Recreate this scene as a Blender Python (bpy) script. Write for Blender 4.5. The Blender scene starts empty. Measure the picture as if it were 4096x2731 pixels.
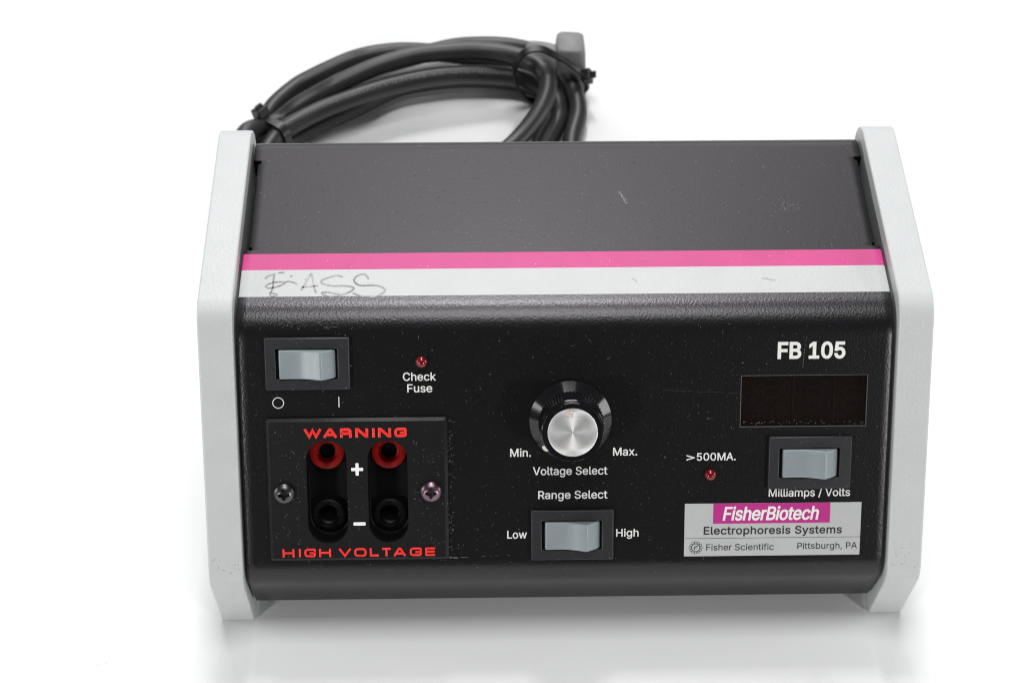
import bpy, bmesh, math, random
from mathutils import Matrix, Vector
from mathutils.geometry import delaunay_2d_cdt
random.seed(7)
scene = bpy.context.scene
COL = scene.collection

# ------------------------------------------------------------------ camera, world, lamps, exposure
def world_mm(x, y, z):            # device millimetres (z = 0 at the lid) to metres above the table
    return Vector((x * .001, y * .001, (z + 96.0) * .001))
cam_data = bpy.data.cameras.new('camera')
cam_data.sensor_width = 36.0
cam_data.lens = 7000.0 / 4096.0 * 36.0
cam_data.clip_start = 0.02
cam_data.clip_end = 50.0
cam = bpy.data.objects.new('camera', cam_data)
COL.objects.link(cam)
CM = ((0.99978388, 0.00898006, -0.01874905), (-0.01900276, 0.76049554, -0.64906505), (0.00842992, 0.64928106, 0.76050184))
cam.matrix_world = Matrix.Translation(world_mm(-26.022, -342.489, 389.861)) @ Matrix(CM).to_4x4()
cam_data.dof.use_dof = True
cam_data.dof.focus_distance = 0.525
cam_data.dof.aperture_fstop = 21.0
scene.camera = cam

world = bpy.data.worlds.new('World')
scene.world = world
world.use_nodes = True
bg = world.node_tree.nodes['Background']
bg.inputs[0].default_value = (0.97, 0.985, 1.0, 1)
bg.inputs[1].default_value = 0.05

def area_lamp(name, loc, target, size_x, size_y, watts, colour=(1, 1, 1)):
    l = bpy.data.lights.new(name, 'AREA')
    l.shape = 'RECTANGLE'
    l.size, l.size_y, l.energy, l.color = size_x, size_y, watts, colour
    o = bpy.data.objects.new(name, l)
    COL.objects.link(o)
    d = Vector(target) - Vector(loc)
    o.matrix_world = Matrix.Translation(loc) @ d.to_track_quat('-Z', 'Y').to_matrix().to_4x4()
    return o
area_lamp('key_softbox', (0, 1.61, 2.604), (0, 0.02, .06), .26, .50, 31, (1, 1, 1))
area_lamp('back_softbox', (0, 2.02, 1.40), (0, 0.02, .06), 1.6, 2.1, 35, (1, .985, 1))
area_lamp('overhead_softbox', (0, .0, 1.18), (0, .0, .05), .46, .42, 6.2, (1, 1, 1))
area_lamp('side_softbox_left', (-.95, .0, .25), (0, 0, .05), .32, .40, 2.6, (1, .995, .985))
area_lamp('side_softbox_right', (.95, .0, .25), (0, 0, .05), .32, .40, 2.6, (1, .995, .985))
area_lamp('front_lamp_left', (-.70, -.74, .32), (0, -.03, .05), .11, .11, 3.2, (1, .995, .985))
area_lamp('front_lamp_right', (.70, -.74, .32), (0, -.03, .05), .11, .11, 3.2, (1, .995, .985))
scene.cycles.filter_width = 1.15
scene.view_settings.view_transform = 'Standard'
scene.view_settings.look = 'None'
scene.view_settings.exposure = 0
scene.view_settings.gamma = 1
scene.view_settings.use_curve_mapping = False

# ------------------------------------------------------------------ materials
def node_mat(name):
    m = bpy.data.materials.new(name)
    m.use_nodes = True
    nt = m.node_tree
    return m, nt, nt.nodes['Principled BSDF']
def mixc(nt, fac, a, b):
    n = nt.nodes.new('ShaderNodeMix'); n.data_type = 'RGBA'
    for sock, val in ((n.inputs['Factor'], fac), (n.inputs[6], a), (n.inputs[7], b)):
        if hasattr(val, 'links'): nt.links.new(val, sock)
        else: sock.default_value = val
    return n.outputs[2]
def noise(nt, scale, detail=2.0, rough=.5, vec=None):
    n = nt.nodes.new('ShaderNodeTexNoise')
    n.inputs['Scale'].default_value = scale
    n.inputs['Detail'].default_value = detail
    n.inputs['Roughness'].default_value = rough
    if vec is None: vec = coords(nt)
    nt.links.new(vec, n.inputs['Vector'])
    return n.outputs['Fac']
def coords(nt):
    for n in nt.nodes:
        if n.type == 'TEX_COORD': return n.outputs['Object']
    return nt.nodes.new('ShaderNodeTexCoord').outputs['Object']
def ramp(nt, fac, lo, hi, a=0.0, b=1.0):
    n = nt.nodes.new('ShaderNodeMapRange')
    n.inputs['From Min'].default_value, n.inputs['From Max'].default_value = lo, hi
    n.inputs['To Min'].default_value, n.inputs['To Max'].default_value = a, b
    nt.links.new(fac, n.inputs['Value'])
    return n.outputs['Result']
def math_node(nt, op, a, b):
    n = nt.nodes.new('ShaderNodeMath'); n.operation = op
    for i, v in enumerate((a, b)):
        if hasattr(v, 'links'): nt.links.new(v, n.inputs[i])
        else: n.inputs[i].default_value = v
    return n.outputs[0]
def specks(nt, scale, size, keep):
    v = nt.nodes.new('ShaderNodeTexVoronoi')
    v.inputs['Scale'].default_value = scale
    nt.links.new(coords(nt), v.inputs['Vector'])
    sep = nt.nodes.new('ShaderNodeSeparateColor')
    nt.links.new(v.outputs['Color'], sep.inputs[0])
    near = math_node(nt, 'LESS_THAN', v.outputs['Distance'], size)
    some = math_node(nt, 'GREATER_THAN', sep.outputs[0], 1 - keep)
    return math_node(nt, 'MULTIPLY', math_node(nt, 'MULTIPLY', near, some), sep.outputs[1])
def paint(name, colour, rough, grain=0, depth=0, dust=0, mottling=.06, metallic=0, spec=.5, coat=0, tint=(1, 1, 1), dust_colour=(.17, .17, .165, 1)):
    m, nt, p = node_mat(name)
    c = tuple(colour) + (1,)
    f = noise(nt, 90, 4, .6)
    dark = tuple(x * (1 - mottling * 2) for x in colour) + (1,)
    lite = tuple(min(1, x * (1 + mottling * 2)) for x in colour) + (1,)
    col = mixc(nt, ramp(nt, f, .3, .7), dark, lite)
    if dust:
        s1 = specks(nt, 700, .13, dust)
        s2 = specks(nt, 1500, .16, dust * 1.3)
        f2 = noise(nt, 900, 3, .7)
        fuzz = math_node(nt, 'MULTIPLY', ramp(nt, f2, .62, .8), dust * .35)
        s = math_node(nt, 'MAXIMUM', math_node(nt, 'MAXIMUM', s1, s2), fuzz)
        col = mixc(nt, s, col, dust_colour)
    nt.links.new(col, p.inputs['Base Color'])
    r = ramp(nt, noise(nt, 160, 3), .3, .7, rough * .985, rough * 1.015)
    nt.links.new(r, p.inputs['Roughness'])
    p.inputs['Metallic'].default_value = metallic
    p.inputs['Specular IOR Level'].default_value = spec
    p.inputs['Specular Tint'].default_value = tint + (1,)
    p.inputs['Coat Weight'].default_value = coat
    p.inputs['Coat Roughness'].default_value = .12
    if depth:
        b = nt.nodes.new('ShaderNodeBump')
        b.inputs['Strength'].default_value = 1.0
        b.inputs['Distance'].default_value = depth
        nt.links.new(noise(nt, grain, 1.5, .5), b.inputs['Height'])
        nt.links.new(b.outputs[0], p.inputs['Normal'])
    return m
M = {}
M['black_paint'] = paint('black_textured_paint', (.0048, .0046, .0053), .30, 1600, .00007, .10, .02, spec=.5, tint=(1, .965, 1))  # face and fold copy of the black paint, sheen raised to brighten the bend
M['black_paint_dimmed'] = paint('black_textured_paint_dimmed', (.0048, .0046, .0053), .33, 1050, .000022, .12, .02, spec=.27, tint=(1, .955, 1))  # same black paint, sheen and grain lowered to imitate the lid's light
M['magenta_paint'] = paint('magenta_paint', (.55, .028, .205), .52, 900, .00003, .06, .03, dust_colour=(.9, .6, .75, 1))
M['white_paint'] = paint('white_paint', (.50, .515, .512), .48, 850, .00007, .0, .012)
M['silver'] = paint('silver_textured_paint', (.525, .545, .542), .42, 1150, .00008, .0, .012)
M['inside_black'] = paint('dark_inside', (.003, .003, .0032), .6, spec=.2)
M['plate_plastic'] = paint('black_plate_plastic', (.006, .006, .0066), .42, 1500, .00003, .15, .05, spec=.3)
M['bezel_plastic'] = paint('charcoal_switch_plastic', (.0145, .015, .0175), .45, 2500, .00001, .12, .08)
M['rocker_plastic'] = paint('grey_rocker_plastic', (.24, .28, .297), .38, 3000, .000004, .04, .03)
M['knob_plastic'] = paint('glossy_black_plastic', (.007, .007, .008), .11, 0, 0, .05, .1)
M['red_plastic'] = paint('red_jack_plastic', (.42, .008, .007), .42, 0, 0, 0, .04, spec=.3)
M['black_plastic'] = paint('black_jack_plastic', (.004, .0037, .0037), .45, 0, 0, .06, .05, spec=.28)
M['red_ink'] = paint('red_lettering_paint', (.86, .022, .016), .4, 0, 0, 0, .03)
M['white_ink'] = paint('white_screen_print', (.80, .80, .78), .5, 0, 0, 0, .02)
M['white_fill'] = paint('white_filled_mark', (.9, .92, .92), .5, 0, 0, 0, .02)
M['black_ink'] = paint('black_print', (.018, .018, .02), .5, 0, 0, 0, .02)
M['label_silver'] = paint('silver_grey_label_stock', (.46, .47, .465), .5, 2000, .000006, .05, .015, dust_colour=(.75, .75, .75, 1))
M['label_magenta'] = paint('magenta_label_print', (.46, .020, .22), .45, 0, 0, .03, .02)
M['screw_dark'] = paint('dark_screw_metal', (.11, .105, .11), .33, 0, 0, .1, .2, metallic=1)
M['screw_pink'] = paint('pinkish_screw_metal', (.22, .15, .185), .33, 0, 0, .1, .25, metallic=1)
M['cable_rubber'] = paint('black_cable_rubber', (.023, .023, .025), .43, 1500, .00001, 0, .08)
M['plug_rubber'] = paint('grey_plug_rubber', (.20, .20, .203), .5, 1500, .00001, 0, .06)
M['tie_nylon'] = paint('black_tie_nylon', (.008, .008, .009), .4)
M['dust_fibre'] = paint('pale_dust', (.18, .176, .17), .8)
M['scratch'] = paint('bare_scratch', (.40, .39, .37), .6)
M['pencil'] = paint('grey_pencil_line', (.33, .32, .33), .6, 0, 0, 0, .3)
M['pointer'] = paint('cream_pointer_paint', (.75, .72, .62), .5)
M['digit_plastic'] = paint('unlit_red_digit', (.06, .020, .018), .5)
M['board'] = paint('dark_display_module', (.021, .0195, .019), .5)
M['worn_edge'] = paint('worn_edge', (.085, .085, .08), .5)
M['embossed'] = paint('pale_cable_print', (.17, .17, .17), .5)
M['grime'] = paint('dark_grime', (.26, .26, .25), .7)
M['divider'] = paint('brown_module_edge', (.12, .06, .025), .5)
def pencil_gaps():
    m = M['pencil']; nt = m.node_tree; p = nt.nodes['Principled BSDF']
    f = ramp(nt, noise(nt, 1500, 2, .6), .34, .47)
    nt.links.new(f, p.inputs['Alpha'])
pencil_gaps()
def spun_aluminium():
    m, nt, p = node_mat('spun_aluminium')
    tc = coords(nt)
    ln = nt.nodes.new('ShaderNodeVectorMath'); ln.operation = 'LENGTH'
    flat = nt.nodes.new('ShaderNodeVectorMath'); flat.operation = 'MULTIPLY'; flat.inputs[1].default_value = (1, 1, 0)
    nt.links.new(tc, flat.inputs[0]); nt.links.new(flat.outputs[0], ln.inputs[0])
    cx = nt.nodes.new('ShaderNodeCombineXYZ')
    nt.links.new(ln.outputs['Value'], cx.inputs[0])
    rings = noise(nt, 7000, 3, .7, cx.outputs[0])
    col = mixc(nt, ramp(nt, rings, .3, .7), (.66, .655, .65, 1), (.82, .815, .81, 1))
    sp = nt.nodes.new('ShaderNodeVectorMath'); sp.operation = 'DISTANCE'
    nt.links.new(tc, sp.inputs[0]); sp.inputs[1].default_value = (-.0006, .0056, .01356)
    near = ramp(nt, sp.outputs['Value'], .0002, .0019, 1, 0)
    spot = math_node(nt, 'MULTIPLY', near, ramp(nt, noise(nt, 1100, 3, .7), .46, .56))
    col = mixc(nt, spot, col, (.38, .20, .07, 1))
    nt.links.new(col, p.inputs['Base Color'])
    p.inputs['Metallic'].default_value = .8
    nt.links.new(ramp(nt, rings, .3, .7, .42, .5), p.inputs['Roughness'])
    p.inputs['Anisotropic'].default_value = .75
    t = nt.nodes.new('ShaderNodeTangent'); t.direction_type = 'RADIAL'; t.axis = 'Z'
    nt.links.new(t.outputs[0], p.inputs['Tangent'])
    return m
M['aluminium'] = spun_aluminium()
def lens_red():
    m, nt, p = node_mat('red_lamp_lens')
    p.inputs['Base Color'].default_value = (.17, .003, .005, 1)
    p.inputs['Roughness'].default_value = .06
    p.inputs['Coat Weight'].default_value = .5
    return m
M['lens_red'] = lens_red()
def filter_glass():
    m, nt, p = node_mat('dark_display_filter')
    p.inputs['Base Color'].default_value = (.012, .007, .006, 1)
    p.inputs['Roughness'].default_value = .05
    p.inputs['Alpha'].default_value = .5
    return m
M['filter'] = filter_glass()
def table_paper():
    m, nt, p = node_mat('white_table_paper')
    f = noise(nt, 7, 3)
    col = mixc(nt, ramp(nt, f, .35, .65), (.80, .805, .81, 1), (.835, .84, .845, 1))
    tc = coords(nt)
    # a few smudges, among them a scuffed ring
    d = nt.nodes.new('ShaderNodeVectorMath'); d.operation = 'DISTANCE'
    nt.links.new(tc, d.inputs[0]); d.inputs[1].default_value = (-.1445, -.0636, 0)
    ring = math_node(nt, 'SUBTRACT', d.outputs['Value'], .0043)
    ring = ramp(nt, math_node(nt, 'ABSOLUTE', ring, 0), .0002, .0010, 1, 0)
    ring = math_node(nt, 'MULTIPLY', ring, ramp(nt, noise(nt, 500, 3, .7), .50, .62))
    blot = math_node(nt, 'MULTIPLY', ramp(nt, noise(nt, 55, 2), .70, .80), ramp(nt, noise(nt, 900, 3), .5, .7))
    col = mixc(nt, math_node(nt, 'MULTIPLY', math_node(nt, 'MAXIMUM', ring, blot), .45), col, (.50, .47, .44, 1))
    nt.links.new(col, p.inputs['Base Color'])
    p.inputs['Roughness'].default_value = .9
    p.inputs['Specular IOR Level'].default_value = .08
    b = nt.nodes.new('ShaderNodeBump'); b.inputs['Distance'].default_value = .00005; b.inputs['Strength'].default_value = .6
    nt.links.new(noise(nt, 700, 3), b.inputs['Height']); nt.links.new(b.outputs[0], p.inputs['Normal'])
    return m
M['table'] = table_paper()

# ------------------------------------------------------------------ mesh helpers (all sizes in millimetres)
WM = {}
def link(name, mesh, mats, parent=None, matrix=None):
    o = bpy.data.objects.new(name, mesh)
    COL.objects.link(o)
    for m in mats: mesh.materials.append(m)
    matrix = matrix or Matrix()
    WM[o.name] = matrix
    if parent is not None:
        o.parent = parent
        o.matrix_local = WM[parent.name].inverted() @ matrix
    else:
        o.matrix_world = matrix
    return o
def finish(mesh, smooth=True, angle=38):
    if smooth:
        for p in mesh.polygons: p.use_smooth = True
        mesh.set_sharp_from_angle(angle=math.radians(angle))
class MB:
    def __init__(s): s.v, s.f, s.m = [], [], []
    def add(s, verts, faces, mat=0):
        n = len(s.v)
        s.v += [tuple(v) for v in verts]
        s.f += [tuple(i + n for i in f) for f in faces]
        s.m += [mat] * len(faces)
    def box(s, x0, x1, y0, y1, z0, z1, mat=0):
        v = [(x, y, z) for z in (z0, z1) for y in (y0, y1) for x in (x0, x1)]
        s.add(v, [(0, 2, 3, 1), (4, 5, 7, 6), (0, 1, 5, 4), (2, 6, 7, 3), (0, 4, 6, 2), (1, 3, 7, 5)], mat)
    def prism(s, poly, z0, z1, mat=0):
        n = len(poly)
        v = [(x, y, z0) for x, y in poly] + [(x, y, z1) for x, y in poly]
        s.add(v, [tuple(range(n))[::-1], tuple(range(n, 2 * n))] + [(i, (i + 1) % n, n + (i + 1) % n, n + i) for i in range(n)], mat)
    def lathe(s, prof, n=48, mat=0, cx=0, cy=0, cap0=True, cap1=True):
        v = []
        for r, z in prof:
            for k in range(n):
                a = 2 * math.pi * k / n
                v.append((cx + r * math.cos(a), cy + r * math.sin(a), z))
        f = [(i * n + k, i * n + (k + 1) % n, (i + 1) * n + (k + 1) % n, (i + 1) * n + k) for i in range(len(prof) - 1) for k in range(n)]
        if cap0: f.append(tuple(range(n))[::-1])
        if cap1: f.append(tuple(range((len(prof) - 1) * n, len(prof) * n)))
        s.add(v, f, mat)
    def sweep(s, path, section, mat=0, closed=False, up=Vector((0, 0, 1)), caps=True, scale=None):
        P = [Vector(p) for p in path]; n = len(P); k = len(section)
        nrm = None; v = []
        for i in range(n):
            a = P[(i - 1) % n] if closed or i else P[0]
            b = P[(i + 1) % n] if closed or i < n - 1 else P[-1]
            t = (b - a).normalized()
            if nrm is None:
                nrm = up - t * up.dot(t)
                if nrm.length < 1e-3: nrm = Vector((1, 0, 0)) - t * t.x
            nrm = (nrm - t * nrm.dot(t)).normalized()
            bn = t.cross(nrm)
            q = scale(i / (n - 1)) if scale else 1
            v += [P[i] + (bn * sx + nrm * sy) * q for sx, sy in section]
        f = []
        for i in range(n if closed else n - 1):
            j = (i + 1) % n
            f += [(i * k + c, i * k + (c + 1) % k, j * k + (c + 1) % k, j * k + c) for c in range(k)]
        if not closed and caps: f += [tuple(range(k))[::-1], tuple(range((n - 1) * k, n * k))]
        s.add(v, f, mat)
    def build(s, name, mats, parent=None, matrix=None, smooth=True, bevel=0, seg=2, angle=38):
        me = bpy.data.meshes.new(name)
        me.from_pydata([(x * .001, y * .001, z * .001) for x, y, z in s.v], [], s.f)
        me.polygons.foreach_set('material_index', s.m)
        bm = bmesh.new(); bm.from_mesh(me)
        bmesh.ops.recalc_face_normals(bm, faces=bm.faces)
        bm.to_mesh(me); bm.free()
        finish(me, smooth, angle)
        o = link(name, me, [M[m] for m in mats], parent, matrix)
        if bevel:
            b = o.modifiers.new('bevel', 'BEVEL')
            b.width = bevel * .001; b.segments = seg; b.limit_method = 'ANGLE'; b.angle_limit = math.radians(40)
        return o
def circle(r, n=16): return [(r * math.cos(2 * math.pi * k / n), r * math.sin(2 * math.pi * k / n)) for k in range(n)]
def spline(pts, step=6, closed=False):
    P = [Vector(p) for p in pts]; n = len(P); out = []
    for i in range(n if closed else n - 1):
        if closed: p0, p1, p2, p3 = P[(i - 1) % n], P[i], P[(i + 1) % n], P[(i + 2) % n]
        else: p0, p1, p2, p3 = P[max(i - 1, 0)], P[i], P[i + 1], P[min(i + 2, n - 1)]
        for k in range(step):
            t = k / step
            out.append(.5 * ((2 * p1) + (p2 - p0) * t + (2 * p0 - 5 * p1 + 4 * p2 - p3) * t * t + (3 * p1 - p0 - 3 * p2 + p3) * t ** 3))
    if not closed: out.append(P[-1])
    return out
def arc_corner(a, b, c, r, n=8):      # rounded corner points in 2D
    a, b, c = Vector(a), Vector(b), Vector(c)
    d1, d2 = (a - b).normalized(), (c - b).normalized()
    half = d1.angle(d2) / 2
    T = r / math.tan(half)
    ctr = b + (d1 + d2).normalized() * (r / math.sin(half))
    p, q = b + d1 * T - ctr, b + d2 * T - ctr
    ang = p.angle_signed(q)
    return [tuple(ctr + Matrix.Rotation(-ang * k / n, 2) @ p) for k in range(n + 1)]
def round_poly(pts, radii, n=8):
    out = []
    for i, p in enumerate(pts):
        r = radii[i] if isinstance(radii, (list, tuple)) else radii
        out += arc_corner(pts[i - 1], p, pts[(i + 1) % len(pts)], r, n) if r else [p]
    return out
def stadium(cx, y0, y1, r, n=14):      # y0 < y1: centres of the two round ends
    return [(cx + r * math.cos(math.pi * k / n), y1 + r * math.sin(math.pi * k / n)) for k in range(n + 1)] + \
           [(cx - r * math.cos(math.pi * k / n), y0 - r * math.sin(math.pi * k / n)) for k in range(n + 1)]
def fatten(pl, d):
    if not d: return pl
    out, n = [], len(pl)
    for i in range(n):
        p, a, c = Vector(pl[i]), Vector(pl[i - 1]), Vector(pl[(i + 1) % n])
        e1, e2 = (p - a).normalized(), (c - p).normalized()
        n1, n2 = Vector((-e1.y, e1.x)), Vector((-e2.y, e2.x))
        m = n1 + n2
        if m.length < .2: m = n1
        m.normalize()
        out.append(tuple(p + m * (d / max(.5, m.dot(n1)))))
    return out
def curve_mesh(polys, depth=0, offset=0, bevel=0):
    c = bpy.data.curves.new('outline', 'CURVE'); c.dimensions = '2D'; c.fill_mode = 'BOTH'
    c.extrude = depth / 2 * .001; c.bevel_depth = bevel * .001; c.bevel_resolution = 1
    for pl in polys:
        pl = fatten(pl, offset)
        s = c.splines.new('POLY'); s.points.add(len(pl) - 1); s.use_cyclic_u = True
        for q, (x, y) in zip(s.points, pl): q.co = (x * .001, y * .001, 0, 1)
    o = bpy.data.objects.new('outline', c); COL.objects.link(o)
    bpy.context.view_layer.update()
    me = bpy.data.meshes.new_from_object(o.evaluated_get(bpy.context.evaluated_depsgraph_get()))
    bpy.data.objects.remove(o); bpy.data.curves.remove(c)
    me.materials.clear()
    return me
def glyph_mesh(polys):
    vs, es = [], []
    for pl in polys:
        n0, n = len(vs), len(pl)
        vs += [Vector(p) for p in pl]
        es += [(n0 + i, n0 + (i + 1) % n) for i in range(n)]
    ov, _, of, *_r = delaunay_2d_cdt(vs, es, [], 0, 1e-5)
    keep = []
    for f in of:
        x = sum(ov[i].x for i in f) / len(f); y = sum(ov[i].y for i in f) / len(f)
        w = 0
        for pl in polys:
            for i in range(len(pl)):
                (x0, y0), (x1, y1) = pl[i - 1], pl[i]
                if (y0 <= y) != (y1 <= y) and (x0 + (y - y0) / (y1 - y0) * (x1 - x0)) > x: w += 1 if y1 > y0 else -1
        if w: keep.append(f)
    return ov, keep
A_SLOPE = 0.945543847        # radians, slope of the control face
CA, SA = math.cos(A_SLOPE), math.sin(A_SLOPE)
def front(u, t, h=0):        # frame on the control face: u across, t down the face from the fold, h off the face
    p = world_mm(u, -CA * t - SA * h, -SA * t + CA * h)
    return Matrix.Translation(p) @ Matrix(((1, 0, 0), (0, CA, -SA), (0, SA, CA))).to_4x4()
def top(u, y, h=0): return Matrix.Translation(world_mm(u, y, h))
def empty(name, loc, label, cat, group=None):
    o = bpy.data.objects.new(name, None); COL.objects.link(o)
    o.empty_display_size = .02
    o.location = loc; WM[o.name] = Matrix.Translation(loc)
    o['label'], o['category'] = label, cat
    if group: o['group'] = group
    return o

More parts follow.
